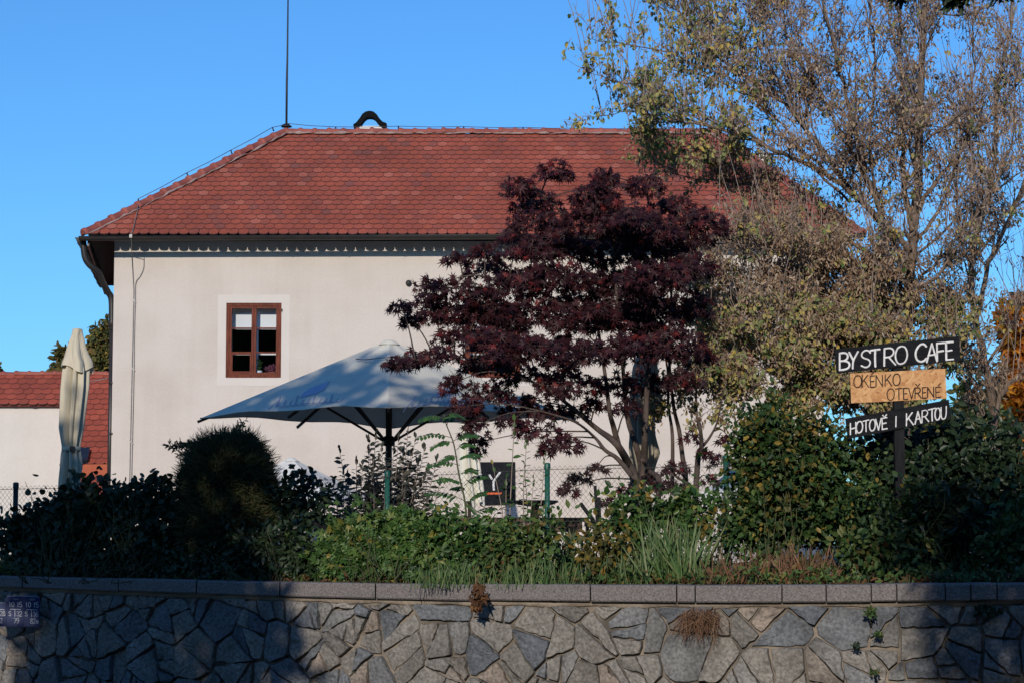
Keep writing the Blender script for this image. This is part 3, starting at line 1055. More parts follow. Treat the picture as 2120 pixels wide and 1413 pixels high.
gl0, gl1 = P(164, 491, YE - .02), P(1792, 484.5, YE - .02)
gl0[1] = gl1[1] = YE - .015
half_gutter(gt, gl0, gl1, .072, (0, -1, 0))
half_gutter(gt, gl0 + [-.0, .02, -.004], np.array([-8.66, 46.6, gl0[2] - .02]), .072, nrm(np.array([-1, -.18, 0])))
gt.build("gutter", M['gutter'], house)
dp = MB()
pc = [P(172, 500, 39.6), P(176, 532, 39.62), P(186, 549, 39.65), P(203, 563, 39.72), P(213, 585, 39.85), P(223, 604, 40.0), P(231, 622, 40.05), P(231.5, 680, YW + .05)]
dp.tube(smooth(pc, 5), .058, 10)
dp.tube([P(231.5, 678, YW + .05), np.array([P(231.5, 680, YW + .05)[0], YW + .05, 1.25])], .045, 8)
for yy in (680, 792, 897):
    c = P(231.5, yy, YW + .05)
    dp.lathe(c, [(.045, -.02), (.058, -.02), (.058, .02), (.045, .02)], 10)
dp.build("downpipe", M['gutter'], house)
eb = MB()
a_, b_ = np.array([eL + .05, YE + .06, ZE - .02]), E_ + np.array([.02, 0, -.02])
eb.prism([a_, b_, b_ - [0, 0, .24], a_ - [0, 0, .17]], (.035, 0, 0))
eb.build("eave_board", M['gutter'], house)

# lightning rod, wire and its stand-offs
lr = MB()
b0 = P(593, 262, YR)
lr.tube([b0 + [0, 0, -.12], b0 + [0, 0, .9], P(595, 120, YR), P(597, -60, YR)], [.022, .022, .018, .012], 7)
lr.lathe(b0, [(.02, .06), (.05, .045), (.105, .0), (.11, -.012), (.03, -.0), (.024, -.1)], 12)
lro = lr.build("lightning_rod", M['iron'], house)
ridge_posts = [(695, 272, 263), (825, 274, 261.5), (960, 275, 262.5), (1083, 276, 264), (1210, 277, 265.5), (1340, 278, 266), (1440, 279, 267)]
hip_posts = [(287, 423, 412), (388, 369, 358), (479, 321, 311), (565, 272, 264)]
wp = []
for px, y1, y0 in hip_posts:
    t = np.clip((px - 174) / (590 - 174), 0, 1)
    Yh = YE + (YR - YE) * t - .05
    a, b = P(px + 2, y1, Yh), P(px - 1, y0, Yh)
    MB().tube([a, b], .014, 5).build("standoff", M['iron'], lro)
    wp.append(b)
wp.append(b0 + [0, -.02, .055])
wp2 = [wp[-1]]
for px, y1, y0 in ridge_posts:
    a, b = P(px, y1, YR - .03), P(px, y0, YR - .03)
    MB().tube([a, b], .015, 5).build("standoff", M['iron'], lro)
    wp2.append(b)
wr = MB()
for L in (wp, wp2):
    for a, b in zip(L[:-1], L[1:]):
        wr.tube([a, (a + b) / 2 - [0, 0, .012], b], .0065, 4)
wr.build("ridge_wire", M['darkwire'], lro)
wd = MB()
roofpt = lambda px, py: on_plane(px, py, np.array([eL, YE, ZE]) + nv_ * .05, nv_)
wd.tube([wp[0], roofpt(284, 440), roofpt(277, 470), P(272, 487, YE - .1), P(272, 499, YE - .1), P(273, 530, YW - .03), P(277, 600, YW - .02), P(275, 700, YW - .02), P(273, 780, YW - .02), P(268, 1000, YW - .02), P(267, 1060, YW - .02)], .0075, 5)
wd.tube(smooth([P(298, 538, YW - .02), P(297, 556, YW - .02), P(290, 572, YW - .02), P(281, 586, YW - .02), P(280, 620, YW - .02), P(278, 700, YW - .02), P(277, 780, YW - .02), P(272, 1000, YW - .02), P(271, 1060, YW - .02)], 4), .0075, 5)
for px, py in ((278, 622), (276, 763), (272, 914)):
    wd.bar(P(px - 4, py - 4, YW - .015), P(px + 3, py + 4, YW - .015), .03, .02)
c = P(271, 489, YE - .1)
wd.box(c - [.025, .02, .03], c + [.025, .02, .03])
wd.build("down_conductor", M['wire'], lro)

# chimneys
ch = MB()
Yc = 43.35
c0, c1 = P(737, 262, Yc), P(798, 262, Yc)
ch.box((c0[0], Yc, c0[2] - 1.2), (c1[0], Yc + .5, c0[2]))
ch.box((c0[0] + .06, Yc + .06, c0[2]), (c1[0] - .06, Yc + .44, c0[2] + .02))
cho = ch.build("chimney", M['white_render'], house)
cw = MB()
outer = [(731, 258), (738, 253), (745, 244), (750, 236), (757, 231), (765, 229.5), (773, 231), (780, 237), (786, 246), (792, 252), (800, 255)]
inner = [(798, 267), (789, 262), (782, 254), (776, 246), (771, 243), (765, 242), (759, 243), (754, 247), (748, 255), (741, 262), (733, 268)]
cw.prism([P(x, y, Yc - .06) for x, y in outer + inner], (0, .28, 0))
cw.build("chimney_cowl", M['soot'], cho)
for x in (742, 787):
    MB().tube([P(x, 267, Yc + .1), P(x, 256, Yc + .1)], .012, 5).build("cowl_bracket", M['iron'], cho)
c2 = MB()
Yd = 43.6
a, b = P(1562, 326, Yd), P(1590, 356, Yd)
c2.box((a[0], Yd, b[2] - .8), (b[0], Yd + .4, a[2]))
c2.box((a[0] - .05, Yd - .05, a[2]), (b[0] + .05, Yd + .45, a[2] + .07))
c2.build("chimney", M['white_render'], house)
ib = MB()
c = P(846, 586, YW - .03)
ib.lathe(c, [(0.001, -.055)] + [(.056 * math.sin(t), -.056 * math.cos(t)) for t in np.linspace(.3, 2.84, 9)] + [(.001, .055)], 14)
ib.build("iron_ball", M['iron'], house, smooth=True)

# pots on the sill of the first window
a, b, c_, d_ = wins[0]
pt = thing("potted_plant", "small green plant in a white pot inside the window", "potted plant", (P(536, 772, 40.15)[0], 40.17, c_ + .055))
bx, by, bz = ORG[pt.name]
MB().lathe((bx, by, bz), [(.001, 0), (.05, 0), (.06, .085), (.052, .085), (.045, .06), (.001, .06)], 14).build("pot", M['sillpot'], pt)
m_ = MB()
pos = np.array([bx, by, bz + .08]) + rng.normal(size=(70, 3)) * [.022, .02, .01] + np.array([0, 0, 1]) * rng.random((70, 1)) * .2
m_.leaves(OVAL, pos, rand_dirs(70, (0, -.2, .4)), rand_dirs(70, (0, -1, .5)), .04).build("foliage", LM['sapling'], pt)
pt = thing("heather_pot", "bushy purple heather in a low pot inside the window", "potted plant", (P(563, 772, 40.15)[0], 40.17, c_ + .055))
bx, by, bz = ORG[pt.name]
MB().lathe((bx, by, bz), [(.001, 0), (.06, 0), (.07, .06), (.06, .06), (.001, .05)], 14).build("pot", M['ridge'], pt)
m_ = MB()
pos = np.array([bx, by, bz + .1]) + in_ellipsoid(260, (0, 0, 0), (.135, .08, .085), .2)
m_.leaves(NARROW, pos, rand_dirs(260, (0, -.2, .8)), rand_dirs(260, (0, -1, .3)), .05).build("foliage", LM['heather'], pt)

# ------------------------------------------------------------------ outbuilding on the left, behind the house corner
ob = thing("outbuilding", "low plastered outbuilding with bright red tiled roof left of the house", "outbuilding", (-10, 46.1, 1.2))
Yr2 = 47.0
zr2 = P(100, 775, Yr2)[2]
k2 = 0.65
sl2 = math.hypot(1, k2)
up2, nn2 = np.array([0, 1, k2]) / sl2, np.array([0, -k2, 1]) / sl2
Ye2 = 45.9
ze2 = zr2 - k2 * (Yr2 - Ye2)
Ye3 = 43.9
ze3 = zr2 - k2 * (Yr2 - Ye3)
xA, xB, xC = P(-260, 800, Yr2)[0], P(166, 800, Ye2)[0], -7.55
m_ = MB()
m_.box((xA, Ye2 + .15, 1.15), (xB, Yr2 + 1, ze2 + .02))
m_.box((xB, Ye3 + .2, 1.15), (xC, Yr2 + 1, ze3 - .02))
m_.build("wall", M['plaster_pale'], ob)
r_ = MB()
for x0, x1, y0, z0 in ((xA, xB, Ye2 + .02, ze2), (xB, xC, Ye3 + .02, ze3)):
    r_.add([(x0, y0, z0), (x1, y0, z0), (x1, Yr2, zr2), (x0, Yr2, zr2), (x1, y0 + .03, z0 - .02), (x0, y0 + .03, z0 - .02), (x1, Yr2 + 2, z0), (x0, Yr2 + 2, z0)], [(0, 1, 2, 3), (5, 4, 1, 0), (2, 6, 7, 3), (4, 6, 2, 1), (0, 3, 7, 5), (4, 5, 7, 6)])
ro = r_.build("roof", M['ridge'], ob)
m_ = MB()
tile_field(m_, lambda v: (xA, xB), xA, xB, Ye2, ze2, up2, nn2, (Yr2 - Ye2) * sl2, .2, 6, 1.0)
tile_field(m_, lambda v: (xB + .02, xC), xB, xC, Ye3, ze3, up2, nn2, (Yr2 - Ye3) * sl2, .2, 17, 1.0)
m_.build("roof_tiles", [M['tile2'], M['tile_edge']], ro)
rg, mo = MB(), MB()
ridge_row(rg, mo, (xA, Yr2, zr2 + .01), (xC, Yr2, zr2 + .01), 22, .07)
rg.build("ridge_tiles", M['ridge'], ro)
# lower step: orange flashing, then a lean-to roof
m_ = MB()
a, b = P(168, 960, Ye3 - .08), P(246, 960, Ye3 - .08)
c, d = P(168, 984, Ye3 - .5), P(246, 984, Ye3 - .5)
m_.add([c, d, b, a + [.06, 0, 0], a + [0, -.08, -.05], c + [0, .02, -.05], d + [0, .02, -.05]], [(0, 1, 2, 3, 4), (5, 6, 1, 0)])
m_.build("flashing", M['orange_metal'], ob)
m_ = MB()
y9 = Ye3 - 2.0
z9 = c[2] - k2 * 1.5
tile_field(m_, lambda v: (c[0], d[0]), c[0], d[0], y9, z9, up2, nn2, 1.5 * sl2, .2, 9, 1.0)
m_.add([(c[0], y9, z9 - .02), (d[0], y9, z9 - .02), (d[0], Ye3 - .5, c[2] - .02), (c[0], Ye3 - .5, c[2] - .02)], [(0, 1, 2, 3)])
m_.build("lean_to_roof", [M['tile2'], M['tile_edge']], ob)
MB().box((c[0] + .1, y9 + .15, 1.15), (d[0], Ye3 - .3, z9 + .0)).build("lean_to_wall", M['plaster_pale'], ob)
m_ = MB()
q = [on_plane(x, y, np.array([xB, Ye3, ze3]) + nn2 * .03, nn2) for x, y in ((152, 958), (182, 958), (187, 934), (158, 934))]
m_.prism(q, nn2 * .10)
m_.build("roof_panel", M['panel_dark'], ob)
MB().tube([P(183, 790, 44.5), P(232, 780, 44.5)], .009, 4).build("roof_wire", M['wire'], ob)


# ------------------------------------------------------------------ parasols
def closed_parasol(name, label, prof, Y, ground, cloth, flap=None, nfold=9, seed=0, strap=None, group="parasols folded shut"):
    """prof: (row, left, right) of the furled cloth in the photograph"""
    r_ = np.random.default_rng(seed)
    cx = P((prof[len(prof) // 2][1] + prof[len(prof) // 2][2]) / 2, prof[len(prof) // 2][0], Y)[0]
    t = thing(name, label, "parasol", (cx, Y, ground), group)

    def furl(profile, nf, amp, thick, ragged):
        rows_ = []
        ys_ = np.array([p[0] for p in profile], float)
        yy = np.linspace(ys_[0], ys_[-1], 40)
        l_ = np.interp(yy, ys_, [p[1] for p in profile])
        rr_ = np.interp(yy, ys_, [p[2] for p in profile])
        nth = nf * 14
        th = np.arange(nth + 1) * 2 * math.pi / nth
        ph = r_.random(nf) * 0.5
        am = 0.6 + r_.random(nf) * 0.8
        for i, y in enumerate(yy):
            f = i / 39
            a, b = P(l_[i], y, Y), P(rr_[i], y, Y)
            c = (a + b) / 2
            R = (b[0] - a[0]) / 2
            sec = np.clip(((th % (2 * math.pi)) / (2 * math.pi) * nf).astype(int), 0, nf - 1)
            loc = (th / (2 * math.pi) * nf) % 1.0
            bend = ph[sec] * math.sin(f * 5 + sec[0])
            fold = (np.abs(((loc + .25 * bend + 0.15 * math.sin(f * 3)) % 1.0) - 0.5) * 2) ** 0.8
            k = amp * min(1, f * 4 + .08)
            rad = R * (1 - k * am[sec] * (1 - fold) * 0.8)
            rad *= 1 + 0.03 * np.sin(th * 3 + f * 9)
            dz = -ragged * (f > .97) * (0.5 + 0.5 * np.sin(th * nf / 2 + 1)) if ragged else np.zeros_like(th)
            rows_.append(np.stack([c[0] + rad * np.cos(th), np.full_like(th, Y) + rad * np.sin(th), np.full_like(th, c[2]) + dz], -1))
        m = MB()
        m.grid(np.array(rows_))
        m.add([rows_[0][k] for k in range(0, nth, 7)], [tuple(range(len(range(0, nth, 7))))])
        return m

    body = [p for p in prof]
    furl(body, nfold, 0.62, 0, 0.12).build("canopy", cloth, t, smooth=True)
    if flap:
        furl(flap, 5, 0.40, 0, 0.09).build("top_flap", cloth, t, smooth=True)
    a, b = P(prof[0][1], prof[0][0], Y), P(prof[0][2], prof[0][0], Y)
    ca = (a + b) / 2
    MB().lathe(ca, [(.001, .03), ((b[0] - a[0]) / 2 * .8, .022), ((b[0] - a[0]) / 2 * 1.02, 0), ((b[0] - a[0]) / 2 * .98, -.03)], 14).build("finial", cloth, t, smooth=True)
    MB().tube([(cx, Y, ground), (cx, Y, ca[2] - .05)], .028, 10).build("pole", M['pole'], t)
    MB().lathe((cx, Y, ground), [(.001, 0), (.3, 0), (.3, .05), (.06, .09), (.05, .3), (.001, .3)], 18).build("base", M['iron'], t)
    if strap:
        y, l, r = strap
        a, b = P(l, y, Y), P(r, y, Y)
        c = (a + b) / 2
        R = (b[0] - a[0]) / 2
        m = MB().lathe(c, [(R * .92, -.025), (R * .95, -.024), (R * .95, .024), (R * .92, .025)], 20)
        s_ = m.build("strap", cloth, t)
        q = P((l + r) / 2 + 2, y, Y - R)
        MB().box(q - [.028, .012, .03], q + [.028, .02, .03]).build("buckle", M['iron'], s_)
    return t


TZ = 1.22
closed_parasol("closed_parasol", "cream parasol furled and strapped at the far left beside the outbuilding",
               [(684, 152, 168), (720, 142, 176), (752, 135, 183), (766, 128, 187), (800, 126, 186), (850, 124, 180), (885, 122, 176), (905, 125, 171), (926, 128, 167), (945, 124, 170), (965, 123, 172), (1000, 120, 166), (1040, 120, 164)],
               27.0, TZ, M['cream_cloth'], [(681, 150, 170), (695, 147, 173), (720, 138, 181), (742, 130, 189), (757, 125, 194)], 9, 3, (928, 127, 168))
closed_parasol("closed_parasol", "beige furled parasol dappled by shade behind the maroon maple",
               [(720, 1325, 1341), (780, 1305, 1362), (840, 1300, 1366), (870, 1302, 1356), (900, 1300, 1358), (935, 1298, 1367), (955, 1302, 1360), (985, 1303, 1352)],
               25.0, TZ, M['beige_cloth'], [(718, 1322, 1344), (760, 1308, 1362), (830, 1300, 1372), (858, 1300, 1368)], 7, 11, None)
closed_parasol("closed_parasol", "pale furled parasol standing in front of the black board",
               [(800, 958, 970), (850, 952, 978), (900, 950, 988), (950, 950, 994), (1000, 952, 1000), (1036, 956, 1005)],
               36.0, TZ, M['pale_cloth'], None, 8, 5, None)


def surf(A_, c0, c1, s, q, H):
    """a point of the stretched canopy: s from apex to hem, q along the hem"""
    e = c0 + (c1 - c0) * q
    e = e + np.array([0, 0, .035 * math.sin(2 * math.pi * q) ** 2 + .03 * (1 - abs(2 * q - 1))]) * s
    p = A_ + (e - A_) * s
    p[2] -= 0.035 * math.sin(math.pi * s) * math.sin(2 * math.pi * q) ** 2 * H
    return p


def open_parasol(name, label, apex, half, z_edge, ground, rot, cloth, vent=True, group=None):
    ax, ay, az = apex
    t = thing(name, label, "parasol", (ax, ay, ground), group)
    H = az - z_edge
    cor = [np.array([ax + half * math.cos(rot + k * math.pi / 2), ay + half * math.sin(rot + k * math.pi / 2), z_edge]) for k in range(4)]
    m = MB()
    A_ = np.array([ax, ay, az])
    n = 14
    edges = []
    for k in range(4):
        c0, c1 = cor[k], cor[(k + 1) % 4]
        Gc = np.zeros((n + 1, n + 1, 3))
        for i in range(n + 1):
            s = i / n
            for j in range(n + 1):
                q = j / n
                Gc[i, j] = surf(A_, c0, c1, s, q, H)
        m.grid(Gc)
        edges.append(Gc[n])
    can = m.build("canopy", cloth, t, smooth=True)
    hm = MB()
    for e in edges:
        hm.tube(e, .008, 5)
    hm.build("hem", cloth, can)
    if vent:
        v = MB()
        for k in range(4):
            c0, c1 = cor[k], cor[(k + 1) % 4]
            f = 0.125
            a, b = A_ + (c0 - A_) * f, A_ + (c1 - A_) * f
            up_ = np.array([0, 0, .035])
            tp = A_ + [0, 0, .05]
            c0_, c1_ = tp + (a + up_ - tp) * .25, tp + (b + up_ - tp) * .25
            v.add([a + up_, b + up_, c1_ - [0, 0, .0], c0_ - [0, 0, .0], tp - [0, 0, .012]], [(0, 1, 2, 3), (3, 2, 4)])
        v.build("vent_cap", cloth, can)
    MB().lathe(A_, [(.13, -.062), (.10, -.036), (.05, -.006), (.001, .004)], 16).build("crown_cap", cloth, can, smooth=True)
    MB().tube([(ax, ay, ground), (ax, ay, az - .02)], .038, 12).build("pole", M['pole'], t)
    hub_z = P(803, 912, ay)[2] if name == "open_parasol" else z_edge - .25
    hub = MB().lathe((ax, ay, hub_z), [(.04, -.06), (.07, -.05), (.075, .03), (.05, .06)], 12).build("hub", M['pole'], t)
    tips = []
    for k in range(4):
        tips.append(cor[k])
        tips.append((cor[k] + cor[(k + 1) % 4]) / 2)
    for tp in tips:
        r0 = A_ + (tp - A_) * .04 - [0, 0, .05]
        ex = tp + nrm(tp - A_) * .035 - [0, 0, .03]
        rb = MB().bar(r0, ex, .022, .03).build("rib", M['pole'], t)
        midp = A_ + (tp - A_) * .52 - [0, 0, .07]
        MB().bar(np.array([ax, ay, hub_z]) + nrm((tp - A_) * [1, 1, 0]) * .06, midp, .02, .028).build("strut", M['pole'], rb)
    MB().lathe((ax, ay, ground), [(.001, 0), (.4, 0), (.4, .06), (.07, .1), (.06, .35), (.001, .35)], 20).build("base", M['iron'], t)
    return t, can, cor, A_


apx = P(806, 703, 26.0)
zed = P(415, 866, 26.0)[2]
half = apx[0] - P(417, 866, 26.0)[0]
op, opcan, cor, A_ = open_parasol("open_parasol", "large open cream parasol with blue script logo above the terrace", apx, half, zed, TZ, math.radians(-87), M['pale_cloth'], False)


def ribbon(mb, pts, wd, n, lift=0.0, close=False):
    """a flat brush stroke of width wd along pts, facing n"""
    pts = np.asarray(pts, float)
    m = len(pts)
    T = np.zeros_like(pts)
    T[1:-1] = pts[2:] - pts[:-2]
    T[0], T[-1] = pts[1] - pts[0], pts[-1] - pts[-2]
    T = nrm(T)
    n = np.asarray(n, float)
    s = nrm(np.cross(T, n))
    W = np.broadcast_to(np.asarray(wd, float), (m,))[:, None] / 2
    top = pts + n * lift
    rows_ = np.stack([top - s * W - n * lift * .9, top - s * W, top + s * W, top + s * W - n * lift * .9], 1)
    mb.grid(rows_)
    return mb


# the faded print on the two near faces of the big parasol
def face_print(px_shift, k0, k1, mirror):
    c0, c1 = cor[k0], cor[k1]
    fn = nrm(np.cross(c0 - A_, c1 - A_))
    if fn[1] > 0:
        fn = -fn
    T_ = np.linalg.inv(np.stack([A_, c0, c1], 1))

    def lp(x, y):
        wa, w0, w1 = T_ @ on_plane(x + px_shift, y, A_, fn)
        sm_ = w0 + w1
        return surf(A_, c0, c1, sm_, w1 / max(sm_, 1e-6), A_[2] - c0[2]) + fn * .006

    m = MB()
    top = [(620, 826), (628, 815), (642, 804), (660, 797), (683, 790)]
    bot = [(620, 827), (640, 822), (655, 818), (672, 808), (683, 791)]
    Gp = np.array([[lp(*a), lp(*b)] for a, b in zip(top, bot)])
    m.grid(Gp)
    sc = []
    x = 565
    pts = [(556, 856), (563, 846), (572, 838), (577, 832), (573, 842), (572, 848)]
    for k in range(11):
        x = 574 + k * 12
        h = 830 + (3 if k % 3 else -6) - k * .55
        lo_ = 847 - k * .7
        pts += [(x, lo_), (x + 5, h + 3), (x + 7, h), (x + 3, lo_ - 4), (x + 8, lo_)]
    pts += [(706, 836), (712, 828)]
    ribbon(m, smooth([lp(*q) for q in pts], 3), .008, fn, .002)
    ribbon(m, [lp(*q) for q in ((578, 851), (620, 840), (655, 839), (700, 838))], .008, fn, .002)
    m.build("logo_print", M['print_blue_faint' if mirror else 'print_blue'], opcan)


face_print(0, 3, 0, False)
face_print(278, 0, 1, True)
MB().tube(smooth([on_plane(x, y, A_ + nrm(np.cross(cor[3] - A_, cor[0] - A_)) * -.0, nrm(np.cross(cor[3] - A_, cor[0] - A_))) + np.array([0, -.06, .02]) for x, y in ((738, 747), (760, 748), (800, 744), (850, 747))], 4), .006, 4).build("cord", M['darkwire'], opcan)

wp_, _, _, _ = open_parasol("white_parasol", "small white open parasol behind the dark round shrub", P(603, 946, 37.0), 1.72, P(602, 1042, 37.0)[2], TZ, math.radians(-62), M['white_cloth'], False, "low white parasols by the house")
open_parasol("white_parasol", "white open parasol half hidden behind shrubs right of the maple", P(1572, 925, 33.0), 1.05, P(1572, 1035, 33.0)[2], TZ, math.radians(-75), M['white_cloth'], False, "low white parasols by the house")

# ------------------------------------------------------------------ terrace furniture
tb = thing("round_table", "dark round pedestal table seen from below behind the fence", "table", (P(1108, 1040, 25)[0], 25, TZ))
c = P(1108, 1037, 25)
MB().lathe((c[0], 25, c[2]), [(.001, .012), (.24, .012), (.262, .004), (.262, -.006), (.2, -.035), (.08, -.055), (.001, -.055)], 36).build("table_top", M['iron'], tb)
MB().tube([(c[0], 25, TZ + .02), (c[0], 25, c[2] - .04)], .045, 12).build("pedestal", M['pole'], tb)
MB().lathe((c[0], 25, TZ), [(.001, 0), (.22, 0), (.22, .02), (.05, .05), (.001, .05)], 20).build("foot", M['iron'], tb)


def bench(label, x0, x1, y, Y):
    a, b = P(x0, y, Y), P(x1, y, Y)
    t = thing("bench", label, "bench", ((a[0] + b[0]) / 2, Y, TZ), "low wooden benches on the terrace")
    for k in range(3):
        MB().box((a[0], Y + k * .13, a[2] - .045), (b[0], Y + .115 + k * .13, a[2])).build("seat_board", M['bench_wood'], t)
    for x in (a[0] + .12, b[0] - .2):
        MB().box((x, Y + .02, TZ), (x + .07, Y + .36, a[2] - .045)).build("leg", M['bench_wood'], t)
    MB().box((a[0] + .05, Y + .005, a[2] - .16), (b[0] - .05, Y + .03, a[2] - .046)).build("apron", M['bench_wood'], t)


bench("low brown bench behind the round shrub and green bush", 585, 800, 1064, 24.0)
bench("low brown bench behind the pale sapling near the round table", 850, 1215, 1070, 24.4)

# black board with a letter on the house wall
YB = YW - .05
bd = thing("menu_board", "black square board with white letter and orange strip on house wall", "board", P(1030, 1044, YB))
MB().prism([P(992, 955.5, YB), P(1066, 955, YB), P(1067, 1042, YB), P(993, 1044, YB)], (0, .045, 0)).build("panel", M['black_board'], bd)
m_ = MB()
N_ = np.array([0, -1.0, 0])
ZP = lambda x, y: P(960 + x / 7.85, 920 + y / 7.85, YB - .004)
ribbon(m_, [ZP(412, 480), ZP(462, 558)], .035, N_, .004)
ribbon(m_, [ZP(598, 438), ZP(545, 510), ZP(485, 590), ZP(484, 660), ZP(492, 738)], .038, N_, .005)
m_.build("letter", M['white_paint'], bd)
m_ = MB()
x = 338
for k in range(11):
    wd_ = [22, 16, 26, 20, 28, 24, 18, 26, 22, 20, 14][k]
    m_.add([ZP(x, 800 - k * .5), ZP(x + wd_, 800 - k), ZP(x + wd_ + 5, 772 - k % 3 * 2), ZP(x + 6, 772)], [(0, 1, 2, 3)])
    x += wd_ + 4
m_.add([ZP(330, 806), ZP(600, 800), ZP(600, 793), ZP(330, 798)], [(0, 1, 2, 3)])
m_.build("orange_lettering", M['orange_paint'], bd)

stk = thing("broken_chair", "dark broken slatted chair back standing behind the fence", "chair", (P(1238, 1070, 22)[0], 22.0, TZ))
MB().bar(P(1232, 1004, 22), P(1240, 1140, 22), .04, .03).bar(P(1240, 1028, 22), P(1244, 1140, 22), .03, .03).build("back_post", M['post_wood'], stk)
MB().bar(P(1202, 1041, 22.3), P(1232, 1082, 22.2), .03, .03).build("arm", M['post_wood'], stk)
MB().box(P(1212, 1082, 22) - [0, .1, .03], P(1262, 1078, 22) + [0, .35, 0]).build("seat", M['post_wood'], stk)
MB().bar(P(1216, 1082, 22.2), [P(1216, 1082, 22.2)[0], 22.2, TZ], .035, .035).build("leg", M['post_wood'], stk)

# ------------------------------------------------------------------ chain-link fence
fence = thing("chain_link_fence", "green chain-link fence on posts along the top of the bank", "fence", (0, 20.6, TZ))
fp = [(-330, 23.6, 1004), (33, 22.9, 1000), (420, 22.2, 988), (802, 21.5, 976), (1133, 21.0, 960), (1503, 20.6, 945), (1866, 20.5, 932), (2230, 20.4, 925)]
tops = [P(a, c, b) for a, b, c in fp]
for i, t in enumerate(tops):
    g0 = float(gz(t[0], t[1]))
    m_ = MB().tube([(t[0], t[1], g0 - .05), (t[0], t[1], t[2])], .026, 10)
    m_.lathe(t, [(.03, -.05), (.031, 0), (.026, .012), (.001, .016)], 10)
    m_.build("post", M['dark_post' if fp[i][0] < 500 else 'green_post'], fence)
mtop = [-330, 33, 420, 802, 1133, 1503, 1866, 2230]
mty = [1014, 1009, 1000, 985, 968, 962, 950, 945]
FT = np.array([P(a, c, b[1]) for a, b, c in zip(mtop, fp, mty)])
Lc = np.concatenate([[0], np.cumsum(np.linalg.norm(np.diff(FT[:, :2], axis=0), axis=1))])


def fpt(s, z):
    return np.array([np.interp(s, Lc, FT[:, 0]), np.interp(s, Lc, FT[:, 1]) - .03, z])


m_ = MB()
cell, hgt = 0.025, 0.030
nz_ = 34
for k in range(int(Lc[-1] / cell)):
    s = k * cell
    zt_ = np.interp(s, Lc, FT[:, 2])
    pts = []
    for j in range(nz_ + 1):
        z = zt_ + .02 - j * hgt
        sg_ = 1 if (j + k) % 2 == 0 else -1
        pts.append(fpt(s + sg_ * cell / 2, z) + [0, .003 * sg_, 0])
    m_.tube(pts, .0018, 3, cap=False)
for dz in (-.012, -.5):
    m_.tube([fpt(s, np.interp(s, Lc, FT[:, 2]) + dz) for s in np.linspace(0, Lc[-1], 60)], .0028, 4)
m_.build("wire_mesh", M['mesh_wire'], fence)

# ------------------------------------------------------------------ lettering with brush strokes
GL = {
    'B': [[(0, 0), (0, 1)], [(0, 1), (.5, 1), (.78, .88), (.8, .7), (.55, .55), (.05, .52)], [(.4, .53), (.8, .45), (1, .27), (.85, .07), (.45, 0), (0, 0)]],
    'Y': [[(0, 1), (.48, .48)], [(1, 1), (.5, .5), (.42, .2), (.4, 0)]],
    'S': [[(.95, .85), (.75, .98), (.4, 1), (.12, .86), (.1, .68), (.35, .55), (.75, .45), (.95, .27), (.8, .06), (.45, 0), (.05, .12)]],
    'T': [[(0, .97), (1, 1)], [(.52, 1), (.5, .5), (.53, 0)]],
    'R': [[(0, 0), (.02, 1)], [(.02, 1), (.55, 1), (.82, .86), (.82, .66), (.55, .5), (.05, .47)], [(.4, .48), (1, 0)]],
    'O': [[(.5, 1), (.2, .9), (.02, .6), (.05, .28), (.25, .04), (.5, 0), (.78, .08), (.97, .35), (.96, .68), (.78, .93), (.5, 1)]],
    'C': [[(.98, .86), (.75, 1), (.42, .96), (.12, .72), (.03, .42), (.18, .12), (.5, 0), (.8, .04), (1, .16)]],
    'A': [[(0, 0), (.22, .45), (.5, 1)], [(.5, 1), (.75, .5), (1, 0)], [(.14, .36), (.84, .38)]],
    'F': [[(.05, 0), (0, 1)], [(0, 1), (1, 1)], [(.02, .5), (.8, .54)]],
    'E': [[(.05, 0), (0, 1)], [(0, 1), (.95, 1)], [(.02, .5), (.8, .53)], [(.05, 0), (1, .0)]],
    'K': [[(0, 0), (.02, 1)], [(.85, 1), (.05, .45)], [(.3, .6), (1, 0)]],
    'N': [[(0, 0), (0, 1)], [(0, 1), (1, 0)], [(1, 0), (.98, 1)]],
    'V': [[(0, 1), (.52, 0)], [(.52, 0), (1, 1)]],
    'H': [[(0, 0), (0, 1)], [(1, 0), (.97, 1)], [(0, .48), (1, .52)]],
    'I': [[(.4, 0), (.5, 1)]],
    'U': [[(0, 1), (.02, .35), (.2, .05), (.5, 0), (.8, .08), (.98, .4), (1, 1)]],
    'D': [[(0, 0), (0, 1)], [(0, 1), (.5, .98), (.9, .7), (.95, .35), (.6, .02), (0, 0)]],
    '0': [[(.5, 1), (.15, .88), (.05, .5), (.15, .12), (.5, 0), (.85, .12), (.95, .5), (.85, .88), (.5, 1)]],
    '1': [[(.1, .78), (.55, 1), (.55, 0)]],
    '2': [[(.05, .78), (.25, .98), (.65, 1), (.92, .8), (.85, .55), (.05, 0), (1, 0)]],
    '3': [[(.05, .85), (.4, 1), (.85, .86), (.8, .6), (.4, .53), (.85, .45), (.95, .22), (.6, 0), (.05, .1)]],
    '5': [[(.9, 1), (.15, 1), (.1, .55), (.55, .62), (.95, .42), (.88, .1), (.45, 0), (.05, .1)]],
    '6': [[(.85, .9), (.5, 1), (.12, .7), (.05, .3), (.3, .02), (.7, .02), (.95, .28), (.75, .55), (.35, .55), (.08, .35)]],
    '7': [[(.02, 1), (1, 1), (.35, 0)]],
    '8': [[(.5, .54), (.12, .72), (.25, .97), (.75, .97), (.88, .72), (.5, .54), (.05, .3), (.2, .02), (.8, .02), (.95, .3), (.5, .54)]],
    '9': [[(.92, .65), (.6, .45), (.2, .5), (.05, .75), (.3, 1), (.75, .98), (.95, .65), (.85, .25), (.4, 0), (.15, .05)]],
}
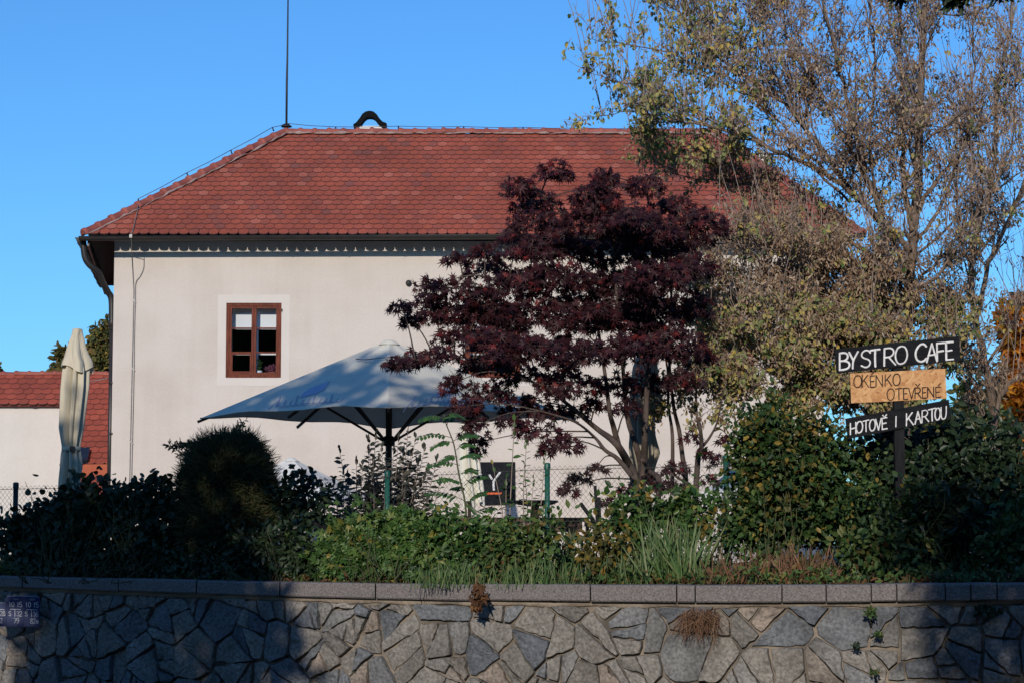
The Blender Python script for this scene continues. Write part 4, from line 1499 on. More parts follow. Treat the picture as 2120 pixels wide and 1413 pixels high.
GL['v'] = [[(0, 1), (.5, 0), (1, 1)]]            # hacek
GL["'"] = [[(0, 0), (1, 1)]]                     # acute
CURVED = set('BSROCUD023568S9')


def letters(mb, spec, conv, wd, slope_=0.0, n=N_):
    """spec: (glyph, x0, x1, top, bottom) in a crop's pixels; conv maps crop pixels to the board"""
    for i, (ch_, x0, x1, yt, yb) in enumerate(spec):
        xm = (x0 + x1) / 2
        for s_i, st in enumerate(GL[ch_]):
            pts = []
            for u, v in st:
                x = x0 + u * (x1 - x0)
                y = yb + v * (yt - yb) + slope_ * (x - xm)
                pts.append(conv(x, y))
            pts = np.array(pts)
            pts = smooth(pts, 4) if len(pts) > 3 else pts
            wj = wd * (1 + 0.12 * math.sin(i * 2.3 + s_i))
            ribbon(mb, pts + n * .0006 * s_i, wj, n, .003)
            for e in (pts[0], pts[-1]):
                a = np.arange(8) * math.pi / 4
                mb.add([e + n * (.0029 + .0006 * s_i) + np.array([math.cos(q), 0, math.sin(q)]) * wj / 2 for q in a], [tuple(range(8))])


# ------------------------------------------------------------------ cafe signpost
YS = 19.45
sg = thing("signpost", "dark wooden signpost with three hand-painted cafe boards beside the shrubs", "signpost", (P(1862, 1190, YS + .06)[0], YS + .06, 1.2))
m_ = MB()
p0, p1 = P(1866, 1195, YS + .06), P(1858, 735, YS + .06)
m_.bar(p0 - [0, 0, .1], p1, .085, .085, (0, 1, 0))
m_.build("post", M['post_wood'], sg)
SZ = lambda x, y, Y=YS: P(1660 + x / 3.926, 640 + y / 3.926, Y)


def osb_mat():
    m, nt, b = _new("strand_board")
    b.inputs["Roughness"].default_value = 0.65
    tc = nt.nodes.new("ShaderNodeTexCoord")
    prev = None
    for k, (rot, sc_) in enumerate(((0.35, (13, 1, 60)), (1.25, (15, 1, 66)), (-0.75, (12, 1, 56)))):
        mp = nt.nodes.new("ShaderNodeMapping")
        mp.vector_type = 'TEXTURE'
        mp.inputs["Rotation"].default_value = (0, rot, 0)
        mp.inputs["Scale"].default_value = [1 / q for q in sc_]
        nt.links.new(tc.outputs["Object"], mp.inputs[0])
        v = nt.nodes.new("ShaderNodeTexVoronoi")
        v.inputs["Scale"].default_value = 1.0
        nt.links.new(mp.outputs[0], v.inputs["Vector"])
        r = nt.nodes.new("ShaderNodeValToRGB")
        r.color_ramp.elements[0].color = (0.34, 0.145, 0.045, 1)
        r.color_ramp.elements[1].color = (0.66, 0.40, 0.18, 1)
        e = r.color_ramp.elements.new(0.5)
        e.color = (0.47, 0.22, 0.075, 1)
        nt.links.new(v.outputs["Color"], r.inputs[0])
        if prev is None:
            prev = r.outputs[0]
        else:
            mx = nt.nodes.new("ShaderNodeMixRGB")
            sep = nt.nodes.new("ShaderNodeSeparateColor")
            nt.links.new(v.outputs["Color"], sep.inputs[0])
            gt_ = nt.nodes.new("ShaderNodeMath")
            gt_.operation = 'GREATER_THAN'
            gt_.inputs[1].default_value = 0.55
            nt.links.new(sep.outputs[1], gt_.inputs[0])
            nt.links.new(gt_.outputs[0], mx.inputs[0])
            nt.links.new(prev, mx.inputs[1])
            nt.links.new(r.outputs[0], mx.inputs[2])
            prev = mx.outputs[0]
    nt.links.new(prev, b.inputs["Base Color"])
    return m


M['osb'] = osb_mat()
for q, m__, lab in (([(265, 322), (1278, 218), (1290, 415), (285, 518)], 'black_board', "top black board reading BYSTRO CAFE"),
                    ([(392, 520), (1165, 480), (1178, 722), (402, 760)], 'osb', "middle strand board reading OKÉNKO OTEVŘENÉ"),
                    ([(355, 885), (1195, 730), (1215, 885), (375, 1050)], 'black_board', "bottom black board reading HOTOVĚ I KARTOU")):
    o = MB().prism([SZ(x, y) for x, y in q], (0, .018, 0)).build("board", M[m__], sg)
    o["label"] = lab
    tx = MB()
    cv = lambda x, y: SZ(x, y, YS - .0006)
    if "BYSTRO" in lab:
        letters(tx, [('B', 308, 388, 354, 488), ('Y', 385, 456, 347, 478), ('S', 480, 560, 335, 470), ('T', 558, 632, 328, 462), ('R', 670, 760, 316, 452), ('O', 760, 858, 300, 442),
                     ('C', 922, 1012, 285, 425), ('A', 1016, 1098, 280, 424), ('F', 1098, 1160, 276, 412), ('E', 1172, 1230, 268, 408)], cv, .0165, -.09)
        tx.build("lettering", M['white_paint'], o)
    elif "OKÉNKO" in lab:
        letters(tx, [('O', 422, 485, 535, 632), ('K', 489, 542, 533, 630), ('E', 556, 592, 538, 630), ("'", 566, 584, 508, 526), ('N', 603, 655, 533, 625), ('K', 677, 730, 528, 620), ('O', 740, 800, 522, 615),
                     ('O', 692, 752, 642, 735), ('T', 760, 816, 640, 730), ('E', 826, 862, 638, 728), ('V', 868, 914, 638, 726), ('R', 920, 970, 634, 718), ('v', 926, 958, 604, 622), ('E', 980, 1012, 632, 718),
                     ('N', 1022, 1072, 630, 712), ('E', 1088, 1128, 630, 712), ("'", 1106, 1128, 600, 618)], cv, .0095, -.05)
        tx.build("lettering", M['brown_ink'], o)
    else:
        letters(tx, [('H', 395, 440, 920, 1010), ('O', 442, 495, 908, 1000), ('T', 497, 545, 900, 990), ('O', 550, 598, 892, 984), ('V', 600, 645, 886, 978), ('E', 652, 692, 880, 970), ('v', 658, 688, 856, 874),
                     ('I', 757, 775, 868, 950), ('K', 850, 905, 840, 938), ('A', 920, 968, 828, 924), ('R', 977, 1030, 818, 912), ('T', 1030, 1086, 806, 903), ('O', 1082, 1126, 800, 895), ('U', 1132, 1174, 790, 888)], cv, .0115, -.18)
        tx.build("lettering", M['white_paint'], o)

# ------------------------------------------------------------------ water-main plates
YP = float(wY(P(110, 1265, 21.9)[0])) - .03
WZ = lambda x, y, Y=YP - .012: P(x / 12.842, 1210 + y / 12.842, Y)


def plate(label, q, spec, bars, dots, small, square=False):
    t = thing("water_plate", label, "plate", WZ((q[0][0] + q[2][0]) / 2, q[2][1]), "blue water-main marker plates")
    MB().prism([WZ(x, y) for x, y in q], (0, .012, 0)).build("plate", M['plate_blue'], t)
    tx = MB()
    cv = lambda x, y: WZ(x, y, YP - .0126)
    letters(tx, spec, cv, .0048, .02)
    for (x0, y0, x1, y1) in bars:
        ribbon(tx, [cv(x0, y0), cv(x1, y1)], .0055, N_, .002)
    for x, y in dots:
        ribbon(tx, [cv(x - 8, y), cv(x + 8, y)], .003, N_, .002)
    tx.build("numerals", M['plate_white'], t)
    if small:
        sx = MB()
        letters(sx, small, cv, .0022, .02)
        sx.build("small_lettering", M['plate_grey'], t)
    if square:
        m = MB()
        m.add([cv(952, 1020), cv(1024, 1022), cv(1026, 935), cv(954, 932)], [(0, 1, 2, 3)])
        m.build("square_mark", M['plate_grey'], t)
    MB().tube([WZ(q[0][0], q[0][1], YP - .006), WZ(q[1][0], q[1][1], YP - .006)], .0045, 5).build("top_rim", M['plate_grey'], t)
    MB().tube([WZ((q[0][0] + q[1][0]) / 2, (q[0][1] + q[2][1]) / 2, YP), WZ((q[0][0] + q[1][0]) / 2, (q[0][1] + q[2][1]) / 2, YP + .14)], .02, 6).build("bracket", M['iron'], t)


def sh(spec, dx, dy):
    return [(g_, a + dx, b + dx, c + dy, d + dy) for g_, a, b, c, d in spec]


base_ = [('1', 245, 285, 450, 575), ('0', 312, 378, 450, 575), ('1', 460, 498, 452, 578), ('5', 520, 585, 452, 580), ('S', 232, 295, 695, 815)]
voda = [('V', 345, 378, 345, 395), ('O', 380, 412, 346, 396), ('D', 418, 450, 346, 396), ('A', 455, 492, 346, 396)]
plate("blue plate reading VODA 10 15 S 32 79, between the two others", [(178, 298), (628, 303), (620, 1105), (170, 1100)],
      base_ + [('3', 440, 505, 698, 822), ('2', 512, 578, 698, 824), ('7', 370, 432, 880, 1010), ('9', 440, 508, 880, 1010)],
      [(265, 640, 552, 648), (398, 650, 398, 835)], [(292, 852), (502, 852), (428, 1045)], voda)
plate("blue plate reading VODA 10 15 S 36 82, rightmost of the row", [(632, 303), (1060, 325), (1042, 1118), (624, 1106)],
      sh(base_, 438, 8) + [('3', 876, 940, 708, 830), ('6', 950, 1014, 710, 832), ('8', 806, 868, 890, 1018), ('2', 876, 940, 892, 1020)],
      [(704, 650, 990, 658), (838, 660, 838, 845)], [(732, 858), (940, 860), (868, 1050)], sh(voda, 440, 10), True)
plate("blue plate cut by the photo's left edge, ending in 28 and 2", [(-270, 470), (164, 475), (164, 1100), (-270, 1095)],
      [('2', 0, 65, 690, 812), ('8', 75, 140, 690, 812), ('2', 0, 62, 880, 1002), ('1', -90, -50, 440 + 60, 620), ('S', -200, -140, 690, 812)],
      [(-170, 640, 120, 648), (-40, 650, -40, 835)], [(60, 842)], None)


# ------------------------------------------------------------------ plants
def stems(mb, base, tips, r0, r1, wig=.03, n=5, sides=4):
    for tp in tips:
        b = np.asarray(base, float) + rng.normal(size=3) * [.04, .04, 0]
        t = np.linspace(0, 1, n)[:, None]
        pts = b + (np.asarray(tp) - b) * t + rng.normal(size=(n, 3)) * wig * np.sin(t * math.pi)
        mb.tube(pts, np.linspace(r0, r1, n), sides)


def bush(name, label, blobs, Y, n, tmpl, lm, size, cat="shrub", group=None, dbias=(0, -.3, -.25), nbias=(-.1, -.85, .6), depth=.8, shell=.35, stem=True, stem_mat='stem_green', base=None, spread=.8, part="foliage", clump=.75):
    """blobs: (px, py, rx, ry[, dY]) in photo pixels at distance Y"""
    ppm = F / Y
    c0 = P(blobs[0][0], blobs[0][1], Y)
    bx = P(base, 1190, Y)[0] if base else np.mean([P(b[0], b[1], Y)[0] for b in blobs])
    g0 = float(gz(bx, Y)) if Y < 24 else TZ
    t = thing(name, label, cat, (bx, Y, g0), group)
    wts = np.array([b[2] * b[3] for b in blobs], float)
    wts /= wts.sum()
    m, st = MB(), MB()
    for b, wv in zip(blobs, wts):
        k = max(4, int(n * wv))
        dY = b[4] if len(b) > 4 else 0
        c = P(b[0], b[1], Y + dY)
        rad = np.array([b[2] / ppm, max(.08, min(b[2], b[3] * 1.2) / ppm * depth), b[3] / ppm])
        pos = in_ellipsoid(k, c, rad, shell)
        if clump:
            nc = max(5, k // 22)
            cl_ = in_ellipsoid(nc, c, rad * 1.06, .45)
            sz = np.exp(rng.normal(size=nc) * .35)
            pick = rng.integers(0, nc, k)
            cp_ = cl_[pick] + rng.normal(size=(k, 3)) * .075 * sz[pick][:, None] * [1, 1, .8]
            pos = np.where(rng.random((k, 1)) < clump, cp_, pos)
        pos[:, 2] = np.maximum(pos[:, 2], gz(pos[:, 0], pos[:, 1]) + .01 if Y < 24 else TZ + .01)
        if Y < 24:
            pos[:, 1] = np.maximum(pos[:, 1], wY(pos[:, 0]) + .34 + .12 * rng.random(k))
        out = nrm(pos - c) * .6
        m.leaves(tmpl, pos, rand_dirs(k, (0, 0, 0), spread) * 1 + out + np.asarray(dbias), rand_dirs(k, nbias, .7), size * (0.65 + .6 * rng.random(k)))
        if stem:
            stems(st, (bx + (c[0] - bx) * .5, Y, g0 - .02), [c + rng.normal(size=3) * rad * .6 for _ in range(4)], .006, .002)
    if stem:
        st.build("stems", M[stem_mat], t)
    m.build(part, lm, t)
    return t


# dark hedge shrubs on the left
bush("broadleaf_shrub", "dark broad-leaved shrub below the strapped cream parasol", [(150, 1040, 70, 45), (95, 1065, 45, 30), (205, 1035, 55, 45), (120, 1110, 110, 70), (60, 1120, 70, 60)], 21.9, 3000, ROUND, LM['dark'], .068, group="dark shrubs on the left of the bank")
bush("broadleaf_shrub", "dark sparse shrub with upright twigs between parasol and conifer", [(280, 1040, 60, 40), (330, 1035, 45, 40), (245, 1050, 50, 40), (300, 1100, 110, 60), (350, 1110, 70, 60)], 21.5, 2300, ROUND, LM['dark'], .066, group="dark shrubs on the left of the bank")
m_t = bush("thuja_ball", "rounded dark conifer bush with shaggy top left of the big parasol", [(472, 1010, 96, 100), (470, 970, 80, 66), (465, 1080, 100, 90)], 21.4, 100, NARROW, LM['conifer'], .05, stem=False)
m_ = MB()
ppm = F / 21.4
for (px, py, rx, ry), k in (((472, 1000, 92, 92), 6500), ((470, 965, 74, 62), 3200), ((468, 1080, 100, 90), 3500), ((405, 1010, 34, 60), 900), ((540, 1035, 32, 60), 900), ((500, 925, 34, 24), 500), ((430, 940, 30, 26), 450)):
    c = P(px, py, 21.4)
    pos = in_ellipsoid(k, c, (rx / ppm, rx / ppm * .9, ry / ppm), .8)
    o_ = nrm(pos - c)
    m_.leaves(BLADE, pos, o_ + rand_dirs(k, (0, 0, .35), .45), rand_dirs(k), .10 + .09 * rng.random(k))
    m_.leaves(NARROW, pos, o_ + rand_dirs(k, (0, 0, -.1), .6), rand_dirs(k), .05 + .03 * rng.random(k))
core = MB()
c = P(470, 1030, 21.4)
core.lathe(c, [(.001, -.7)] + [(math.sin(t) * 80 / ppm, -math.cos(t) * 105 / ppm) for t in np.linspace(.3, 2.8, 9)] + [(.001, 105 / ppm)], 14)
core.build("inner_branches", LM['conifer'], m_t)
tw = MB()
lv = []
for tip in ((358, 926, .1), (385, 918, .05), (500, 880, 0), (512, 895, .05), (490, 900, -.1), (460, 893, 0), (520, 905, .1), (452, 905, 0), (372, 940, 0), (350, 922, .05), (545, 930, 0), (505, 872, .1), (538, 945, 0)):
    a = P(470, 950, 21.6)
    tp = P(tip[0], tip[1], 21.6 + tip[2])
    pts = smooth([a, (a + tp) / 2 + [0, 0, .07], tp], 5)
    tw.tube(pts, np.linspace(.008, .002, len(pts)), 4)
    for q in pts[4:]:
        for _ in range(14 if tip[0] < 400 else 5):
            lv.append(q + rng.normal(size=3) * .012)
tw.build("top_twigs", M['twig'], m_t)
lv = np.array(lv)
m_.leaves(NARROW, lv, rand_dirs(len(lv), (-.2, 0, .0), .8), rand_dirs(len(lv)), .055)
m_.build("shaggy_sprays", LM['conifer'], m_t)

bush("round_shrub", "small dark round shrub in front of the white parasol", [(615, 1005, 38, 26), (640, 1030, 42, 26), (600, 1040, 30, 26), (625, 1062, 52, 24)], 21.3, 900, OVAL, LM['dark'], .075)


# upright shrub with rows of small pointed leaves
def shoot_shrub(name, label, shoots, Y, lm, leaf, gap, sm, base_px, tm=OVAL, droop=-.1):
    bx = P(base_px, 1100, Y)[0]
    t = thing(name, label, "shrub", (bx, Y, float(gz(bx, Y))))
    st, m = MB(), MB()
    for tipx, tipy, bsx in shoots:
        dy = rng.normal() * .2
        tp = P(tipx, tipy, Y + dy)
        b = P(bsx, 1100, Y + dy * .5)
        b[2] = gz(b[0], b[1])
        mid = (tp + b) / 2 + rng.normal(size=3) * .03
        pts = smooth([b, mid, tp], 10)
        st.tube(pts, np.linspace(.009, .0025, len(pts)), 4)
        L = np.linalg.norm(tp - b)
        nlf = int(L / gap)
        for k in range(nlf):
            f = 1 - k / nlf * .82
            q = b + (tp - b) * f
            q = np.array([np.interp(f, np.linspace(0, 1, len(pts)), pts[:, i]) for i in range(3)])
            sd = 1 if k % 2 else -1
            d_ = np.array([[sd * (.9 + .3 * rng.random()), rng.normal() * .7, .45 + rng.normal() * .25 + droop]])
            if k < 3:
                d_ = np.array([[rng.normal() * .3, rng.normal() * .3, 1]])
            m.leaves(tm, q[None], d_, rand_dirs(1, (0, -.4, 1), .4), leaf * (.75 + .5 * rng.random()) * (1 - .25 * (f > .9)))
    st.build("stems", M[sm], t)
    m.build("foliage", lm, t)
    return t


shoots = [(702, 928, 735), (738, 952, 745), (765, 905, 760), (778, 900, 770), (790, 925, 778), (825, 905, 800), (845, 890, 805), (860, 905, 820), (880, 925, 830), (905, 950, 835), (815, 930, 795), (762, 930, 765),
          (750, 960, 755), (835, 935, 810), (865, 955, 820), (800, 950, 790), (720, 985, 742), (850, 965, 815), (775, 960, 770), (690, 1000, 735), (830, 975, 805), (740, 1000, 748), (880, 985, 830), (815, 990, 800), (765, 1000, 765), (706, 1010, 740), (785, 1010, 780), (845, 1010, 815)]
shoot_shrub("upright_shrub", "upright grey-green shrub of pointed leaves round the parasol pole", shoots + [(a + 8, b + 45, c + 3) for a, b, c in shoots], 21.9, LM['grey'], .085, .028, 'twig', 780)


# compound-leaved sapling
def sapling():
    Y = 20.3
    b = P(1000, 1150, Y)
    t = thing("acacia_sapling", "bright green sapling with feathery leaves left of the black board", "sapling", (b[0], Y, float(gz(b[0], Y))))
    st, m = MB(), MB()
    main = smooth(PP([(968, 1120), (963, 1040), (950, 980), (940, 920), (925, 880), (918, 856)], Y), 4)
    st.tube(main, np.linspace(.011, .004, len(main)), 5)
    lvs = [((922, 866), (870, 868)), ((920, 860), (955, 862)), ((925, 880), (935, 862)), ((936, 905), (866, 905)), ((938, 912), (985, 900)), ((940, 915), (895, 925)), ((948, 945), (912, 955)), ((950, 950), (990, 945)), ((952, 962), (888, 963)),
           ((958, 1000), (905, 995)), ((960, 1005), (1003, 985)), ((962, 1035), (885, 1020)), ((963, 1045), (1005, 1020)), ((965, 1070), (895, 1045)), ((966, 1080), (1020, 1050)), ((966, 1090), (925, 1060)), ((945, 930), (975, 920)), ((960, 1020), (940, 1010)), ((955, 980), (985, 975))]
    for a, e in lvs:
        dy = rng.normal() * .12
        pa, pe = P(*a, Y), P(*e, Y + dy)
        pts = smooth([pa, (pa + pe) / 2 + [0, 0, .03], pe], 6)
        st.tube(pts, np.linspace(.004, .0015, len(pts)), 3)
        n = 8
        ax_ = nrm(pe - pa)
        side = nrm(np.cross(ax_, (0, -.45, .9)))
        for k in range(n):
            f = .25 + .75 * k / (n - 1)
            q = np.array([np.interp(f, np.linspace(0, 1, len(pts)), pts[:, i]) for i in range(3)])
            for s in (-1, 1):
                d_ = side * s + ax_ * .35 + np.array([0, 0, -.25])
                m.leaves(OVAL, q[None], d_[None], np.array([[rng.normal() * .2, -.6, .8]]), .062 * (.8 + .35 * rng.random()) * (1.1 - .3 * abs(f - .55)))
    st.build("stems", M['stem_green'], t)
    m.build("foliage", LM['sapling'], t)


sapling()
shoot_shrub("thin_sapling", "thin sparse-leaved sapling leaning across the black board", [(1065, 870, 1050), (1020, 960, 1045), (1048, 990, 1048)], 20.2, LM['green'], .075, .085, 'twig', 1048, OVAL, -.5)
shoot_shrub("thin_sapling", "thin sapling with small dark leaves left of the round table's fence post", [(1090, 915, 1093), (1128, 945, 1095), (1085, 960, 1092), (1105, 990, 1094)], 20.15, LM['green'], .06, .045, 'twig', 1094, OVAL, -.2)

# bank plants, left to right
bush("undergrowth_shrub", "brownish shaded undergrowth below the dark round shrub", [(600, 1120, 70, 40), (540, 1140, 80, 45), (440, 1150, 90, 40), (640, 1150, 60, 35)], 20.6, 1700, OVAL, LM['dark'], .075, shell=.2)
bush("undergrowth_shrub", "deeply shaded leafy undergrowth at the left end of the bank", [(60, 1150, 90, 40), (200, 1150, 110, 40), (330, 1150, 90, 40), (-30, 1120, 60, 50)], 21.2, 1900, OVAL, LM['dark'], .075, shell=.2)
bush("broadleaf_bush", "lush green leafy bush on the bank below the parasol pole", [(760, 1110, 95, 45), (700, 1140, 60, 45), (830, 1120, 75, 45), (770, 1160, 120, 35), (850, 1090, 40, 30)], 19.9, 3000, LOBED, LM['green'], .070, shell=.5)
bush("bramble_bush", "tangled green bramble below the acacia sapling", [(960, 1110, 80, 40), (910, 1090, 55, 30), (1020, 1120, 60, 45), (960, 1150, 100, 40)], 19.8, 1500, OVAL, LM['green'], .075, shell=.4)
bush("bramble_bush", "pale green weedy bush in front of the round table", [(1090, 1130, 70, 40), (1060, 1160, 70, 35), (1130, 1100, 40, 30)], 19.5, 900, OVAL, LM['weeds'], .07, shell=.4)
bush("yellowing_shrub", "low shrub with yellowing leaves right of the fence post", [(1245, 1140, 40, 35), (1225, 1115, 30, 25), (1280, 1120, 40, 30), (1215, 1165, 40, 25)], 19.4, 500, OVAL, LM['yellow'], .07, shell=.3)
bush("broadleaf_bush", "green bush with a few golden leaves at the maple's foot", [(1340, 1060, 70, 40), (1400, 1050, 60, 35), (1290, 1075, 50, 30), (1440, 1045, 50, 35), (1370, 1090, 90, 35)], 20.2, 1700, OVAL, LM['green'], .075, shell=.35)
bush("golden_shrub", "thin golden-leaved shrub beside the right green fence post", [(1520, 1060, 35, 45), (1480, 1075, 30, 30), (1545, 1085, 35, 40), (1330, 1020, 16, 12)], 19.9, 320, OVAL, LM['yellow'], .07, shell=.2)
bush("lilac_shrub", "large leafy green shrub behind the post left of the boards", [(1620, 960, 95, 90), (1570, 930, 60, 70), (1690, 940, 70, 75), (1562, 1010, 42, 60), (1640, 1050, 110, 60), (1730, 1000, 60, 80), (1570, 890, 36, 36), (1605, 860, 35, 30), (1590, 1090, 90, 40), (1690, 1090, 70, 40)], 19.75, 9500, OVAL, LM['lilac'], .068, shell=.6)
bush("golden_shrub", "scattered golden-leaved shrub growing through the big green leafy shrub", [(1610, 1010, 70, 70), (1570, 930, 50, 60), (1680, 900, 60, 50), (1640, 880, 70, 40)], 19.55, 520, OVAL, LM['yellow'], .06, shell=.2)
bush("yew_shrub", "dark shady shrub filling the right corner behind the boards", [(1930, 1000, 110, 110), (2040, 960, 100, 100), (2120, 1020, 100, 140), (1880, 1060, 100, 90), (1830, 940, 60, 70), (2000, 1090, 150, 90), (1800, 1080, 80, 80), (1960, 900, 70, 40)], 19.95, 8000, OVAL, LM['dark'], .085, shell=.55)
bush("vine_tangle", "dim leafy vine tangle wrapped round the signpost's foot", [(1862, 1090, 45, 70), (1800, 1060, 50, 60), (1900, 1020, 35, 40), (1880, 1150, 60, 35)], 19.2, 1100, OVAL, LM['lilac'], .06, shell=.2, spread=1.0)
bush("fern_clump", "feathery dim green clump right of the signpost foot", [(1950, 1045, 60, 40), (1990, 1080, 70, 50), (1920, 1100, 50, 40)], 19.3, 800, NARROW, LM['dark'], .13, shell=.3, dbias=(0, -.2, .1))
bush("broadleaf_bush", "shaded green bush on the bank at the right edge", [(2080, 1130, 70, 50), (2130, 1090, 60, 60), (1780, 1140, 50, 40), (1850, 1150, 60, 35)], 19.0, 1500, OVAL, LM['weeds'], .075, shell=.4)


# spiky, grassy and dry plants
def blades(name, label, cat, specs, Y, lm, width=1.0, kind=None, lean=.25):
    c = P(specs[0][0], 1180, Y)
    t = thing(name, label, cat, (c[0], Y, float(gz(c[0], Y)))) if kind is None else None
    m = MB()
    for px, hpx, n, sprd in specs:
        Ys = Y + rng.normal(size=n) * .12
        x = np.array([P(px + rng.normal() * sprd, 1180, y)[0] for y in Ys])
        z = gz(x, Ys)
        pos = np.stack([x, Ys, z], -1)
        m.leaves((BLADE[0] * [1, width, 1], BLADE[1]), pos, rand_dirs(n, (0, 0, 1), lean), rand_dirs(n, (0, -1, 0), .6), hpx / (F / Y) * (.55 + .55 * rng.random(n)))
    o = m.build("blades" if t else name, lm, t, loc=None if t else (0, 0, 0))
    if t is None:
        tag(o, kind=kind)
    return t


blades("yucca", "spiky upright yucca by the middle green fence post", "yucca", [(1172, 120, 60, 12)], 19.9, LM['grass'], 1.6)
blades("tall_grass", "tall green grass tuft on the bank below the maple", "grass tuft", [(1395, 150, 160, 26), (1430, 110, 100, 26), (1345, 110, 100, 26), (1290, 80, 110, 30)], 19.35, LM['grass'], .7)
blades("weedy_grass", "loose green grass tuft on the bank left of the dead hanging vine", "grass tuft", [(930, 60, 60, 28), (890, 45, 40, 25), (960, 70, 50, 25)], 19.35, LM['grass'], .7, lean=.26)
blades("weedy_grass", "loose green grass tuft on the bank right of the dead hanging vine", "grass tuft", [(1060, 60, 60, 30), (1110, 70, 60, 28), (1160, 60, 50, 25)], 19.2, LM['grass'], .7, lean=.26)
blades("dry_fern", "brown withered ferny patch on the bank right of centre", "dry plant", [(1560, 85, 150, 45), (1640, 95, 150, 35), (1690, 85, 90, 25), (1500, 65, 90, 25)], 19.15, LM['straw'], .8, lean=.6)
# ground cover along the bank: nobody could count it
m_, ml, mg = MB(), MB(), MB()
N0 = 14000
x = rng.uniform(-6.6, 5.6, N0)
y = wY(x) + .36 + rng.random(N0) ** 1.1 * 2.3
hgt_ = .05 + (.18 + .22 * (np.sin(x * 4.1) * np.sin(x * 9.7 + 1) > .15)) * rng.random(N0) * np.clip((y - wY(x) - .3) / .8, .25, 1)
m_.leaves(OVAL, np.stack([x, y, gz(x, y) + hgt_], -1), rand_dirs(N0, (0, -.3, .1)), rand_dirs(N0, (0, -.5, 1), .6), .035 + .045 * rng.random(N0))
N1 = 2600
x = rng.uniform(-6.6, 5.6, N1); y = wY(x) + .30 + rng.random(N1) * .9
ml.leaves(CURL, np.stack([x, y, gz(x, y) + .01 + .05 * rng.random(N1)], -1), rand_dirs(N1, (0, -.2, 0)), rand_dirs(N1, (0, -.2, 1), .5), .05 + .05 * rng.random(N1))
N2 = 6000
x = rng.uniform(-6.6, 5.6, N2); y = wY(x) + .34 + rng.random(N2) * 1.3
mg.leaves(BLADE, np.stack([x, y, gz(x, y)], -1), rand_dirs(N2, (0, -.15, 1), .4), rand_dirs(N2, (0, -1, 0), .6), .04 + .09 * rng.random(N2))
tag(m_.build("ground_cover", LM['weeds'], loc=(0, 0, 0)), "low leafy weeds covering the bank", kind="stuff")
tag(ml.build("leaf_litter", LM['litter'], loc=(0, 0, 0)), "brown fallen leaves along the wall cap", kind="stuff")
tag(mg.build("grass", LM['grass'], loc=(0, 0, 0)), "short grass along the wall cap", kind="stuff")


# plants growing on the wall itself
def wall_tuft(name, label, px, py, Y, n, tm, lm, r, size, dbias, cat="weed"):
    c = P(px, py, Y)
    t = thing(name, label, cat, c)
    m = MB()
    pos = in_ellipsoid(n, c, (r[0] / (F / Y), .06, r[1] / (F / Y)), .1)
    m.leaves(tm, pos, rand_dirs(n, dbias, .6), rand_dirs(n, (0, -1, .4), .7), size * (.6 + .7 * rng.random(n)))
    m.build("foliage", lm, t)


wall_tuft("dead_vine", "brown dead plant hanging over the cap stones at centre", 990, 1232, 18.95, 42, LOBED, LM['litter'], (14, 30), .07, (0, -.2, -.8), "dead plant")
wall_tuft("dry_grass_tuft", "tuft of dry grass drooping from under the cap", 1450, 1270, 18.4, 330, (BLADE[0] * [1, .4, 1], BLADE[1]), LM['straw'], (44, 16), .22, (-.2, -.25, -1), "grass tuft")
wall_tuft("wall_weed", "green weed tuft right below the cap, upper of the right-hand pair", 1804, 1266, 18.0, 90, OVAL, LM['weeds'], (13, 12), .032, (0, -.5, .1), "weed")
wall_tuft("wall_weed", "green weed in the mortar below the upper tuft", 1818, 1312, 18.0, 60, OVAL, LM['weeds'], (12, 7), .03, (0, -.5, .1), "weed")
wall_tuft("wall_weed", "small dark weed growing left of the other wall weeds", 1772, 1336, 18.05, 45, OVAL, LM['dark'], (9, 6), .03, (0, -.5, .1), "weed")
wall_tuft("wall_weed", "small weed low on the wall at the bottom edge", 1810, 1392, 18.0, 40, OVAL, LM['weeds'], (11, 6), .03, (0, -.5, .1), "weed")
wall_tuft("wall_weed", "shaded dark weed under the cap near the right edge", 2045, 1266, 17.95, 130, OVAL, LM['dark'], (28, 12), .045, (0, -.5, .1), "weed")


# ------------------------------------------------------------------ trees
def limb_mesh(mb, pts, r0, r1, sides=7, k=5):
    q = smooth(pts, k)
    mb.tube(q, np.linspace(r0, r1, len(q)), sides)
    return q


